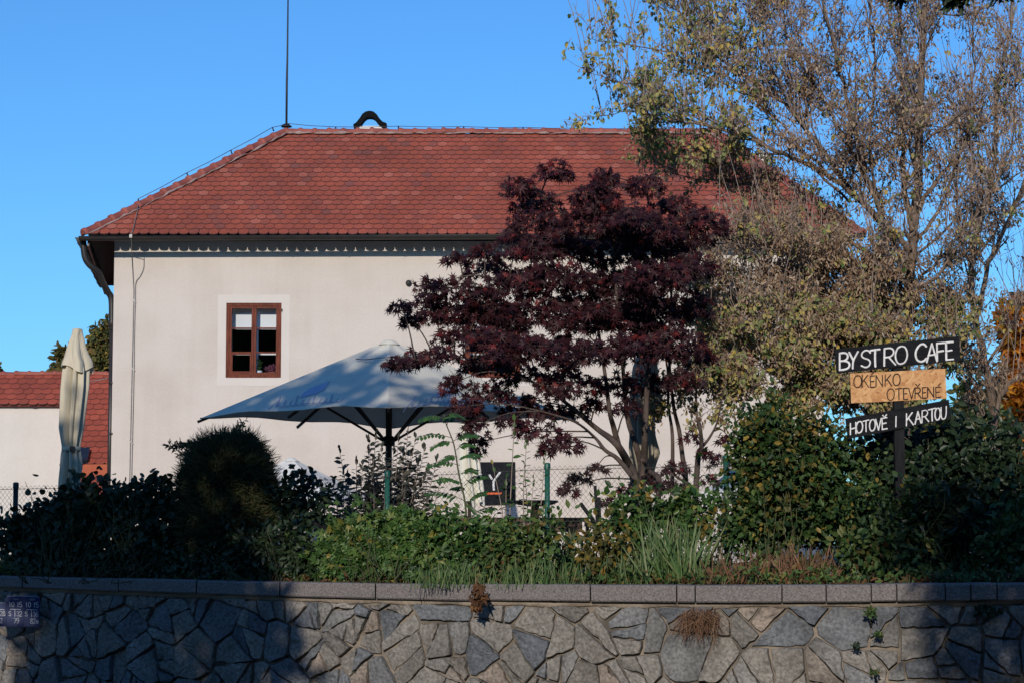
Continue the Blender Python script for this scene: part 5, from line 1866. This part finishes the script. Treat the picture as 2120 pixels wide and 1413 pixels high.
# maroon maple
YM = 22.4
mp_ = thing("japanese_maple", "dark maroon maple with spreading layered crown in front of house", "tree", (P(1320, 1010, YM)[0], YM, TZ))
tr = MB()
st_specs = [
    ([(1322, 1120), (1316, 1010), (1302, 962), (1281, 924), (1262, 905), (1238, 888), (1195, 852), (1150, 815), (1110, 780)], .055, .010, -.1),
    ([(1281, 924), (1270, 882), (1262, 850), (1252, 770), (1230, 640), (1200, 540)], .034, .008, .1),
    ([(1308, 984), (1278, 948), (1252, 930), (1232, 905), (1190, 872), (1120, 850)], .028, .007, -.35),
    ([(1325, 1060), (1328, 972), (1314, 912), (1301, 872), (1294, 820), (1282, 660), (1262, 480), (1250, 400)], .040, .009, .25),
    ([(1322, 1080), (1333, 960), (1336, 880), (1345, 700), (1352, 520), (1340, 400)], .045, .010, .1),
    ([(1330, 1100), (1365, 1010), (1345, 975), (1330, 950)], .035, .02, -.2),
    ([(1425, 1110), (1420, 1000), (1413, 945), (1406, 890), (1394, 835), (1385, 720), (1395, 560), (1420, 460)], .032, .008, .3),
    ([(1392, 1000), (1392, 900), (1384, 840), (1378, 740), (1330, 600)], .022, .006, .5),
    ([(1430, 1110), (1444, 960), (1452, 925), (1449, 880), (1442, 850), (1440, 700)], .034, .008, .0),
    ([(1452, 926), (1470, 903), (1486, 868), (1500, 800)], .018, .005, .0),
    ([(1425, 1100), (1440, 1030), (1400, 985), (1385, 960)], .02, .01, -.1),
    ([(1130, 800), (1050, 770), (960, 740), (860, 745)], .014, .004, -.2),
    ([(1200, 640), (1100, 600), (980, 570), (880, 600)], .014, .004, .1),
    ([(1240, 560), (1180, 460), (1120, 400)], .014, .004, .2),
]
skel = []
for pts, r0, r1, dY in st_specs:
    q = [P(a, b, YM + dY + .25 * math.sin(i * 1.7 + dY * 9) * (i > 1)) for i, (a, b) in enumerate(pts)]
    q[0][2] = max(q[0][2], TZ - .05) if pts[0][1] < 1100 else TZ - .05
    skel.append(limb_mesh(tr, q, r0, r1, 8))
skel = np.concatenate(skel)
pads = [(1150, 350, 44, 22), (1075, 385, 42, 24), (1110, 415, 60, 26), (1252, 366, 40, 20), (1335, 382, 46, 26), (1235, 402, 54, 26), (1395, 425, 58, 24), (1455, 452, 58, 20), (1492, 472, 26, 12),
        (1110, 455, 66, 28), (1230, 455, 90, 36), (1320, 465, 90, 38), (1400, 490, 80, 34), (1150, 500, 80, 28), (1275, 520, 95, 34), (1070, 490, 50, 14),
        (945, 533, 36, 12), (1005, 518, 42, 17), (1015, 555, 60, 24), (890, 586, 36, 13), (832, 633, 34, 11), (880, 622, 50, 16), (945, 598, 70, 24), (848, 660, 18, 18), (900, 655, 56, 18), (955, 640, 62, 26),
        (1060, 590, 80, 30), (1150, 570, 90, 32), (1250, 590, 100, 38), (1350, 570, 80, 36), (1430, 550, 60, 30), (1100, 640, 100, 30), (1220, 655, 100, 32), (1330, 650, 90, 36), (1420, 630, 60, 34),
        (940, 690, 50, 16), (1010, 700, 60, 24), (818, 748, 30, 18), (862, 740, 48, 20), (925, 735, 60, 20), (1000, 755, 60, 20), (945, 790, 42, 24), (960, 840, 44, 22), (985, 880, 34, 24), (988, 915, 20, 30), (1020, 810, 56, 24),
        (1090, 715, 80, 28), (1190, 725, 90, 28), (1310, 720, 80, 34), (1400, 710, 70, 38), (1090, 775, 80, 24), (1180, 790, 80, 22), (1270, 795, 60, 22), (1330, 790, 60, 30), (1415, 785, 44, 24), (1455, 735, 34, 26),
        (1090, 835, 70, 22), (1160, 850, 60, 18), (1240, 835, 40, 18), (1060, 870, 40, 18), (1120, 890, 60, 18), (1165, 918, 52, 17), (1130, 925, 24, 12), (1300, 840, 30, 18),
        (1200, 985, 36, 14), (1175, 1010, 22, 12), (1235, 965, 24, 9), (1255, 1035, 18, 10), (1345, 985, 30, 14), (1380, 1005, 40, 14), (1430, 900, 24, 12), (1455, 935, 20, 10), (1400, 965, 30, 14), (1490, 950, 34, 10), (1470, 990, 18, 12), (1510, 905, 26, 8), (1300, 1010, 30, 12)]
for _ in range(52):        # fill between the tiers
    a_ = rng.uniform(0, 2 * math.pi)
    q_ = rng.random() ** .5
    fx, fy = 1215 + math.cos(a_) * 240 * q_, 610 + math.sin(a_) * 205 * q_
    if not (fx > 1390 and fy > 690):
        pads.append((fx, fy, rng.uniform(28, 54), rng.uniform(11, 20)))
pads += [(985, 655, 44, 22), (1035, 640, 48, 24), (1020, 685, 50, 20), (1060, 668, 44, 20), (1010, 612, 46, 18), (1045, 735, 44, 18)]
lf, tw = MB(), MB()
ppm = F / YM
for px, py, rx, ry in pads:
    dY = rng.normal() * .45 if 1000 < px < 1450 else rng.normal() * .2
    c = P(px, py, YM + dY)
    area = rx * ry
    k = int(area * (.096 if py < 720 else .068)) + 8
    rad = np.array([rx / ppm, min(rx, 60) / ppm * .75, ry / ppm])
    pos = in_ellipsoid(k, c, rad, .1)
    # each pad arches: its rim hangs lower
    rr = np.clip(np.abs(pos[:, 0] - c[0]) / rad[0], 0, 1)
    pos[:, 2] -= rr ** 2 * .07
    out = nrm((pos - c) * [1, 1, .3])
    lf.leaves(MAPLE, pos, out * .5 + rand_dirs(k, (0, -.1, -.55), .55), rand_dirs(k, (0, -.75, .55), .5), 0.046 + .052 * rng.random(k))
    j = np.argmin(((skel - c) ** 2).sum(1) + 4 * np.maximum(0, skel[:, 2] - c[2] - .1))
    a = skel[j]
    q = smooth([a, (a + c) / 2 + [0, 0, .05], c], 4)
    tw.tube(q, np.linspace(.009, .004, len(q)), 4)
    for _ in range(5):
        e = c + rng.normal(size=3) * rad * .55
        tw.tube([c, (c + e) / 2 + [0, 0, .02], e], [.004, .003, .0015], 3)
tr.build("trunk", M['bark_dark'], mp_)
tw.build("twigs", M['bark_dark'], mp_)
lf.build("crown", LM['maple'], mp_)


# box elder on the right, dry leaves hanging in bunches
class Grower:
    def __init__(self, dm=3.0):
        self.dm = dm
        self.wood, self.fine = MB(), MB()
        self.leafpos, self.limbs = [], []

    def side(self, q, r, level, length, dens, up, leafy):
        L = np.linalg.norm(np.diff(q, axis=0), axis=1).sum()
        n = rng.poisson(dens * L * self.dm)
        for _ in range(n):
            f = rng.uniform(.12, 1.0)
            i = min(int(f * (len(q) - 1)), len(q) - 2)
            p = q[i] + (q[i + 1] - q[i]) * rng.random()
            t = nrm(q[i + 1] - q[i])
            d = nrm(t * .75 + rng.normal(size=3) * [.62, .62, .4] + np.array([0, 0, up]))
            ln = length * rng.uniform(.45, 1.15)
            m = 5
            pts = [p]
            for k in range(m - 1):
                d = nrm(d + rng.normal(size=3) * .16 + np.array([0, 0, up * .14]))
                pts.append(pts[-1] + d * ln / (m - 1))
            pts = np.array(pts)
            rr = max(.0034, r * (.42 if level == 1 else .5) * (1 - .4 * f))
            (self.wood if level == 1 else self.fine).tube(pts, np.linspace(rr, rr * .35, m), 5 if level == 1 else 3, cap=False)
            if level < 3:
                self.side(pts, rr, level + 1, length * .56, dens * 1.6, up * .7, leafy)
            if level >= 2:
                for k in range(1, m):
                    if rng.random() < leafy * .62:
                        self.leafpos.append(pts[k])


def add_tree(name, label, base, limbs, Y, base_r, shoots_=7):
    t = thing(name, label, "tree", base)
    G = Grower()
    for pts, r0, r1, ln, dens, leafy, dY in limbs:
        q = []
        for i, p in enumerate(pts):
            dd = dY * i / max(1, len(pts) - 1)
            q.append(P(p[0], p[1], Y + dd + .12 * math.sin(i * 2.1 + r0 * 90)))
        q = smooth(q, 5)
        q[1:-1] += rng.normal(size=(len(q) - 2, 3)) * .012
        G.limbs.append(q)
        G.wood.tube(q, np.linspace(r0, r1, len(q)) * (.62 if r0 < .06 else .8), 8)
        ex, ey = pts[-1][0], pts[-1][1]
        thin = .95 if (ex < 1500 and ey < 400) else (.88 if ex < 1720 and ey > 350 else 1.0)      # outer limbs are sparser
        if dens > 0:
            G.side(q, (r0 + r1) / 2, 1, ln * (.85 if thin == .95 else 1), dens * thin, .34, leafy)
    # long straight pale shoots that rise from the limbs
    for q in G.limbs:
        for _ in range(rng.poisson(shoots_ * np.linalg.norm(q[-1] - q[0]))):
            p = q[rng.integers(len(q) // 3, len(q))]
            d = nrm(np.array([rng.normal() * .22 - .05, rng.normal() * .2, 1.0]))
            L_ = rng.uniform(.5, 1.35)
            pts = np.array([p + d * L_ * f + np.array([.05 * f * f * rng.normal(), 0, 0]) for f in np.linspace(0, 1, 5)])
            G.fine.tube(pts, np.linspace(.0062, .0022, 5), 4, cap=False)
            for f in rng.random(rng.integers(3, 7)):
                G.leafpos.append(p + d * L_ * f)
    return t, G


YT = 24.0
limbs = [
    # trunk and main limbs
    ([(1868, 1150), (1872, 900), (1872, 760), (1880, 640), (1888, 520), (1895, 440)], .085, .06, .8, 1.2, .35, 0),
    ([(1895, 440), (1902, 340), (1905, 200), (1912, 60), (1918, -60)], .07, .03, .75, 2.6, .6, .1),
    ([(1890, 480), (1868, 360), (1872, 240), (1862, 100), (1850, -40)], .055, .022, .75, 2.6, .6, .7),
    ([(1880, 560), (1830, 450), (1785, 345), (1760, 300), (1757, 220), (1728, 110), (1700, -20)], .055, .018, .75, 2.6, .6, -.6),
    ([(1884, 520), (1800, 430), (1700, 355), (1600, 310), (1500, 268), (1400, 248), (1330, 236)], .055, .008, .62, 2.6, .55, -.8),
    ([(1880, 540), (1770, 400), (1670, 270), (1610, 205), (1520, 140), (1440, 75), (1390, 0)], .055, .012, .75, 2.4, .5, .4),
    ([(1610, 205), (1480, 150), (1380, 110), (1280, 90), (1215, 85)], .020, .005, .5, 2.5, .40, .4),
    ([(1500, 268), (1380, 200), (1290, 170), (1215, 150)], .018, .005, .45, 2.5, .40, -.5),
    ([(1600, 310), (1450, 235), (1330, 225), (1225, 245)], .018, .005, .45, 2.3, .40, .2),
    ([(1878, 590), (1790, 520), (1690, 455), (1600, 400), (1520, 375), (1440, 370), (1350, 330)], .045, .007, .62, 2.9, .7, .8),
    ([(1876, 640), (1780, 580), (1680, 535), (1590, 515), (1490, 505)], .040, .008, .55, 3.2, .8, -.9),
    ([(1874, 700), (1780, 640), (1690, 600), (1600, 590), (1510, 590), (1430, 610)], .036, .007, .55, 3.2, .8, .5),
    ([(1800, 800), (1740, 700), (1690, 600), (1660, 520)], .02, .006, .5, 3.4, .95, .4),
    ([(1840, 850), (1780, 820), (1700, 830), (1620, 860)], .02, .006, .45, 3.8, .95, -.6),
    ([(1860, 780), (1820, 700), (1790, 640), (1770, 560)], .02, .006, .45, 3.4, .9, -.3),
    ([(1866, 920), (1800, 860), (1740, 828), (1660, 790)], .02, .006, .5, 4.2, .95, .3),
    ([(1880, 700), (1830, 610), (1810, 540), (1800, 470)], .02, .006, .5, 3.2, .9, -.5),
    ([(1876, 760), (1850, 680), (1835, 600), (1840, 520)], .02, .006, .45, 3.4, .9, .4),
    ([(1880, 840), (1830, 760), (1800, 690)], .018, .006, .45, 3.6, .9, -.7),
    ([(1876, 860), (1930, 790), (1960, 700), (1980, 640)], .02, .006, .5, 3.2, .8, .3),
    ([(1670, 270), (1600, 150), (1560, 60), (1540, -40)], .022, .007, .6, 2.6, .55, -.3),
    ([(1720, 370), (1600, 240), (1520, 185), (1430, 150), (1320, 140)], .022, .006, .5, 2.6, .5, .6),
    ([(1620, 320), (1500, 318), (1400, 300), (1290, 285)], .018, .005, .42, 2.6, .5, -.3),
    ([(1760, 420), (1640, 300), (1560, 200), (1490, 70), (1460, -30)], .024, .007, .6, 2.6, .5, .9),
    ([(1560, 380), (1470, 330), (1400, 345), (1340, 380)], .014, .005, .4, 2.6, .5, .2),
    ([(1800, 640), (1700, 570), (1600, 470), (1540, 430)], .022, .006, .55, 3.0, .8, .3),
    ([(1780, 720), (1680, 640), (1580, 640), (1470, 660), (1420, 700)], .022, .006, .5, 3.6, .9, .2),
    ([(1800, 780), (1700, 740), (1600, 740), (1500, 760), (1430, 820)], .022, .006, .5, 3.8, .9, -.8),
    ([(1880, 600), (1960, 520), (2040, 420), (2090, 300), (2110, 100)], .030, .008, .7, 2.0, .5, -.3),
    ([(1885, 540), (1960, 470), (2080, 380), (2150, 330)], .026, .008, .6, 2.0, .5, .5),
    ([(1874, 760), (1770, 720), (1670, 690), (1590, 690), (1520, 700)], .034, .007, .55, 3.6, .9, -1.2),
    ([(1872, 830), (1760, 800), (1660, 780), (1560, 800), (1480, 830)], .030, .006, .5, 3.6, .9, -1.3),
    ([(1872, 800), (1780, 740), (1720, 660), (1640, 620)], .028, .006, .55, 3.4, .8, .9),
    ([(1893, 450), (1950, 360), (2010, 285), (2060, 232), (2130, 150)], .042, .010, .6, 2.0, .5, .3),
    ([(1888, 520), (1940, 440), (1985, 330), (2010, 200), (2015, 60), (2020, -40)], .035, .008, .65, 2.0, .42, .8),
    ([(1880, 620), (1950, 560), (2010, 470), (2070, 420)], .035, .008, .55, 2.2, .5, -.4),
    ([(1876, 700), (1940, 660), (1990, 600), (2030, 560)], .030, .008, .5, 2.6, .6, .6),
    ([(1872, 820), (1940, 760), (2000, 720), (2060, 700)], .028, .008, .5, 2.6, .6, -.5),
    ([(1785, 345), (1700, 200), (1640, 90), (1600, -20)], .030, .010, .65, 2.4, .5, .8),
    ([(1830, 450), (1800, 300), (1810, 150), (1800, 20), (1795, -50)], .030, .010, .65, 2.4, .55, -1.0),
]
el, G = add_tree("box_elder", "tall ash-leaved maple with bunches of dry tan leaves right of house", (P(1870, 1100, YT)[0], YT, TZ), limbs, YT, .1)


def dress(t, G, name_dry, n_dry, greenness):
    """hang leaves in bunches at the twig nodes"""
    lp = np.array(G.leafpos)
    sc_ = (lp - [0, 0, EYE])
    d = sc_ @ np.array([0, cp, sp])
    px = 1060 + F * sc_[:, 0] / d
    py = 706.5 - F * (sc_ @ np.array([0, -sp, cp])) / d
    pg = greenness(px, py)
    keep = rng.random(len(lp)) < np.where((px < 1660) & (py < 345), .60, np.where(py < 520, .66, np.where(px > 2030, .28, .86)))
    lp, pg = lp[keep], pg[keep]
    green = rng.random(len(lp)) < pg
    dry, grn = MB(), MB()
    for mask, mbx, nl, tm, s0 in ((~green, dry, n_dry, CURL, .052), (green, grn, 3, OVAL, .060)):
        q = lp[mask]
        if not len(q):
            continue
        k = rng.integers(max(1, nl - 1), nl + 3, len(q))
        pos = np.repeat(q, k, 0)
        n = len(pos)
        hang = rng.random((n, 1))
        pos = pos + rng.normal(size=(n, 3)) * [.03, .03, .02] - np.array([0, 0, 1]) * hang * .06
        mbx.leaves(tm, pos, rand_dirs(n, (0, -.1, -.75), .5), rand_dirs(n, (-.1, -1.1, .35), .75), s0 * (.6 + .7 * rng.random(n)))
    G.wood.build("trunk", M['bark'], t)
    G.fine.build("twigs", M['twig'], t)
    if dry.n:
        dry.build("crown", LM['dry'], t)
    if grn.n:
        grn.build("green_foliage", LM['autumn'], t)
    print("LEAVES", name_dry, len(lp), dry.n // 6, grn.n // 6)


dress(el, G, "elder", 2, lambda x, y: np.clip((1640 - x) / 400, .04, .6) * (y < 330) + .05 * (y >= 330) + .26 * (y > 600))
limbs2 = [
    ([(2062, 1150), (2060, 900), (2050, 800), (2020, 660), (2010, 560), (2030, 450), (2060, 330), (2062, 200), (2090, 60), (2100, -40)], .07, .016, .6, 1.8, .45, .2),
    ([(2020, 660), (2060, 520), (2110, 400), (2140, 300), (2150, 120)], .050, .02, .6, 1.8, .5, .3),
    ([(2055, 860), (2085, 800), (2125, 765), (2180, 700)], .05, .03, .5, 1.6, .5, -.2),
    ([(2010, 560), (1985, 470), (1980, 360), (1975, 200)], .03, .008, .55, 1.8, .4, .4),
    ([(2040, 760), (2090, 680), (2130, 600), (2160, 560)], .03, .012, .5, 2.2, .5, .5),
    ([(2050, 800), (2000, 760), (1950, 730)], .024, .008, .5, 2.2, .6, -.5),
]
el2, G2_ = add_tree("box_elder", "slender second tan-leaved tree at the right edge of the photo", (P(2062, 1100, 26)[0], 26, TZ), limbs2, 26.0, .08)
dress(el2, G2_, "elder2", 3, lambda x, y: np.full(len(x), .08))


def crown_tree(name, label, blobs, Y, n, tm, lm, size, trunk, bark, group=None, depth=1.0, shell=.4, r0=.2, dbias=(0, -.1, -.3)):
    """blobs: (X, Y, Z, rx, ry, rz) in metres"""
    t = thing(name, label, "tree", trunk[0], group)
    vol = np.array([b[3] * b[5] * (b[6] if len(b) > 6 else 1) for b in blobs])
    vol = vol / vol.sum()
    m, wd_ = MB(), MB()
    tt = smooth(trunk, 4)
    wd_.tube(tt, np.linspace(r0, r0 * .5, len(tt)), 9)
    for b, v in zip(blobs, vol):
        k = int(n * v)
        c = np.array(b[:3], float)
        pos = in_ellipsoid(k, c, b[3:6], shell)
        # break the outline into clumps
        cl_ = in_ellipsoid(max(6, k // 60), c, np.array(b[3:6]) * .92, .55)
        pick = rng.integers(0, len(cl_), k)
        f = (rng.random((k, 1)) < .7)
        pos = np.where(f, cl_[pick] + rng.normal(size=(k, 3)) * np.array(b[3:6]) * .16, pos)
        m.leaves(tm, pos, nrm(pos - c) * .4 + rand_dirs(k, dbias, .6), rand_dirs(k, (0, -.4, .7), .8), size * (.6 + .7 * rng.random(k)))
        q = smooth([tt[-1], (tt[-1] + c) / 2 + [0, 0, .1], c], 4)
        wd_.tube(q, np.linspace(r0 * .45, r0 * .12, len(q)), 6)
        for _ in range(5):
            e = in_ellipsoid(1, c, np.array(b[3:6]) * .8, .6)[0]
            wd_.tube(smooth([c, (c + e) / 2 + rng.normal(size=3) * .05, e], 3), np.linspace(r0 * .12, r0 * .03, 7), 4)
    wd_.build("trunk", bark, t)
    m.build("crown", lm, t)
    return t


def blob_px(px, py, rx, ry, Y, dep=.8):
    c = P(px, py, Y)
    return (c[0], c[1], c[2], rx / (F / Y), max(rx, ry) / (F / Y) * dep, ry / (F / Y))


crown_tree("autumn_tree", "bushy green-brown autumn tree far behind the outbuilding roof", [blob_px(222, 715, 40, 52, 75), blob_px(190, 755, 45, 45, 75), blob_px(140, 750, 32, 30, 74), blob_px(245, 790, 70, 60, 76), blob_px(118, 775, 16, 16, 74)], 75, 9000, OVAL, LM['far'], .22,
           [P(200, 1110, 75), P(200, 900, 75), P(205, 800, 75)], M['bark_dark'])
crown_tree("autumn_tree", "small dark treetop at the far left edge behind the roof", [blob_px(-12, 775, 22, 22, 80), blob_px(-25, 800, 30, 30, 80)], 80, 1000, OVAL, LM['far'], .2,
           [P(-20, 1110, 80), P(-20, 850, 80)], M['bark_dark'])
crown_tree("orange_tree", "glowing orange autumn tree at the right edge behind the second trunk", [blob_px(2115, 680, 50, 75, 31), blob_px(2110, 790, 52, 70, 31), blob_px(2105, 880, 50, 60, 31), blob_px(2150, 740, 60, 90, 31.5), blob_px(2090, 940, 36, 40, 30.5)], 31, 3000, LOBED, LM['orange'], .15,
           [P(2125, 1118, 31), P(2122, 950, 31), P(2118, 850, 31)], M['bark_dark'])
crown_tree("yellow_green_bush", "sunlit yellow-green bushy tree behind the lower sign board", [blob_px(2020, 800, 45, 50, 29), blob_px(1990, 860, 50, 40, 29), blob_px(2050, 870, 40, 40, 29), blob_px(1930, 880, 40, 35, 29), blob_px(1850, 855, 55, 45, 29.5)], 29, 1500, OVAL, LM['autumn'], .12,
           [P(2010, 1118, 29), P(2010, 930, 29)], M['bark_dark'])

for lab, bl, Y_, n_ in (("olive background tree behind the signpost, lowest of the thicket", [(1850, 980, 70, 110), (1800, 1040, 70, 70), (1900, 1040, 60, 70)], 44, 1500),
                     ("tall olive background tree right of the signpost", [(1985, 930, 70, 120), (1950, 1030, 70, 80), (2040, 1020, 60, 80)], 47, 1700),
                     ("dark background tree at the right edge below the orange tree", [(2110, 960, 70, 130), (2080, 1050, 70, 70), (2160, 1000, 60, 110)], 45, 1700)):
    crown_tree("background_tree", lab, [blob_px(a, b, c, d, Y_) for a, b, c, d in bl], Y_, n_, OVAL, LM['weeds'], .30,
               [P(bl[0][0], 1118, Y_), P(bl[0][0], 1060, Y_), P(bl[0][0] + 4, 1000, Y_)], M['bark_dark'], "thicket behind the right end of the bank")

# street trees standing on the camera's side, just outside the picture; they shade the bank
YQ = 8.0
sx_, sz_ = -.18 * (20 - YQ), .37 * (20 - YQ)


def shade_blob(X, z, rx, rz, w_=1.0, ry=1.2, dY=0):
    return (X + sx_ + .18 * dY, YQ + dY, z + sz_ - .37 * dY, rx, ry, rz, w_)


crown_tree("street_tree", "tall leafy street tree on the near side left of the camera",
           [shade_blob(-3.6, 4.7, 1.9, 1.35, .85), shade_blob(-6.4, 3.6, 1.5, 1.9), shade_blob(-3.9, 2.6, 2.0, 1.4), shade_blob(-3.5, .7, 1.5, 1.4, 1.3), shade_blob(-4.5, .9, .8, 1.2, 1.2), shade_blob(-2.3, .6, .55, .7, .45)], YQ, 8600, LOBED, LM['green'], .19,
           [(-6.6, 8.0, 0), (-6.5, 8.0, 2.6), (-6.1, 8.0, 4.6), (-5.9, 8, 6)], M['bark'], "street trees on the near side of the road", shell=.15)
st_r = crown_tree("street_tree", "low dark conifer-like street tree on the near side right of the camera",
           [shade_blob(5.6, .9, 1.7, 1.3), shade_blob(4.3, 1.3, 1.1, .65), shade_blob(6.6, 1.6, 1.6, 1.5), shade_blob(4.5, .2, .85, .8)], YQ, 36000, NARROW, LM['dark'], .12,
           [(5.2, 8.4, 0), (5.1, 8.4, 2.4), (4.4, 8.2, 4.2)], M['bark_dark'], "street trees on the near side of the road", shell=.15)
for c, r_, k in (((1.625, 8.0, 3.60), (.06, .06, .045), 130), ((1.44, 8.05, 3.615), (.035, .05, .025), 60), ((1.765, 7.95, 3.60), (.04, .05, .03), 70)):
    sp_ = MB()
    sp_.tube(smooth([(c[0] + .25, 8.05, 4.3), (c[0] + .1, 8.02, 3.9), c], 5), np.linspace(.008, .003, 11), 5)
    pos = in_ellipsoid(k, c, r_, .1)
    sp_.leaves(NARROW, pos, rand_dirs(k, (0, 0, -.5), .8), rand_dirs(k), .05)
    sp_.build("hanging_sprig", LM['dark'], st_r)
for lab, bl in (("unseen broad dense tree added far left to block sky light", [(-10.0, 4.2, 1.9, 3.3), (-10.5, 2.4, 2.4, 2.4), (-8.6, 2.4, 1.3, 2.2)]),  # four more unseen crowns, added to hold back sky light
                ("unseen outermost left tree added to block sky light", [(-14.2, 4.8, 2.8, 4.0), (-14.6, 1.6, 2.5, 2.5)]),
                ("unseen broad dense tree added far right to block sky light", [(9.6, 4.6, 2.1, 4.2), (10.2, 1.4, 2.4, 2.4)]),
                ("unseen outermost right tree added to block sky light", [(14.0, 4.6, 2.6, 4.2), (14.4, 1.4, 2.4, 2.4)])):
    X0 = bl[0][0] + sx_
    crown_tree("street_tree", lab, [shade_blob(a, b, c, d, 1, 1.8) for a, b, c, d in bl], YQ, 2600, LOBED, LM['dark'], .42,
               [(X0, 8.2, 0), (X0 + .1, 8.2, 2.6), (X0, 8.2, 5.2)], M['bark_dark'], "street trees on the near side of the road", shell=.1)

# unseen row of houses, added behind the camera to cut sky light
for k, (x0, x1, lab) in enumerate(((-42, -15, "unseen grey rendered house added to cut sky light, left of the row"), (-15, 12, "unseen brown brick house added to cut sky light, middle of the row"), (12, 40, "unseen dark plastered house added to cut sky light, right of the row"))):
    t = thing("added_house", lab, "house", ((x0 + x1) / 2, -18, 0), "unseen houses added to cut sky light")
    mm = mat("terrace_wall_" + "abc"[k], ((.2, .19, .18), (.16, .10, .075), (.12, .11, .10))[k], .9, ((.17, .165, .16), (.12, .08, .06), (.10, .09, .085))[k], 3)
    hb = MB().box((x0 + .02, -23.9, 0), (x1 - .02, -14.0, 9.0))
    hb.build("wall", mm, t)
    MB().prism([(x0, -13.6, 8.9), (x0, -24.3, 8.9), (x0, -18.9, 12.3)], (x1 - x0 - .01, 0, 0)).build("roof", M['ridge'], t)
    for fl in (1.0, 4.0, 6.9):
        for q in np.arange(x0 + 2, x1 - 2.5, 3.1):
            wf = MB().box((q, -14.0, fl), (q + 1.2, -13.93, fl + 1.6)).build("window", M['wood_red'], t)
            MB().box((q + .1, -13.93, fl + .1), (q + 1.1, -13.92, fl + 1.5)).build("pane", M['panel_dark'], wf)
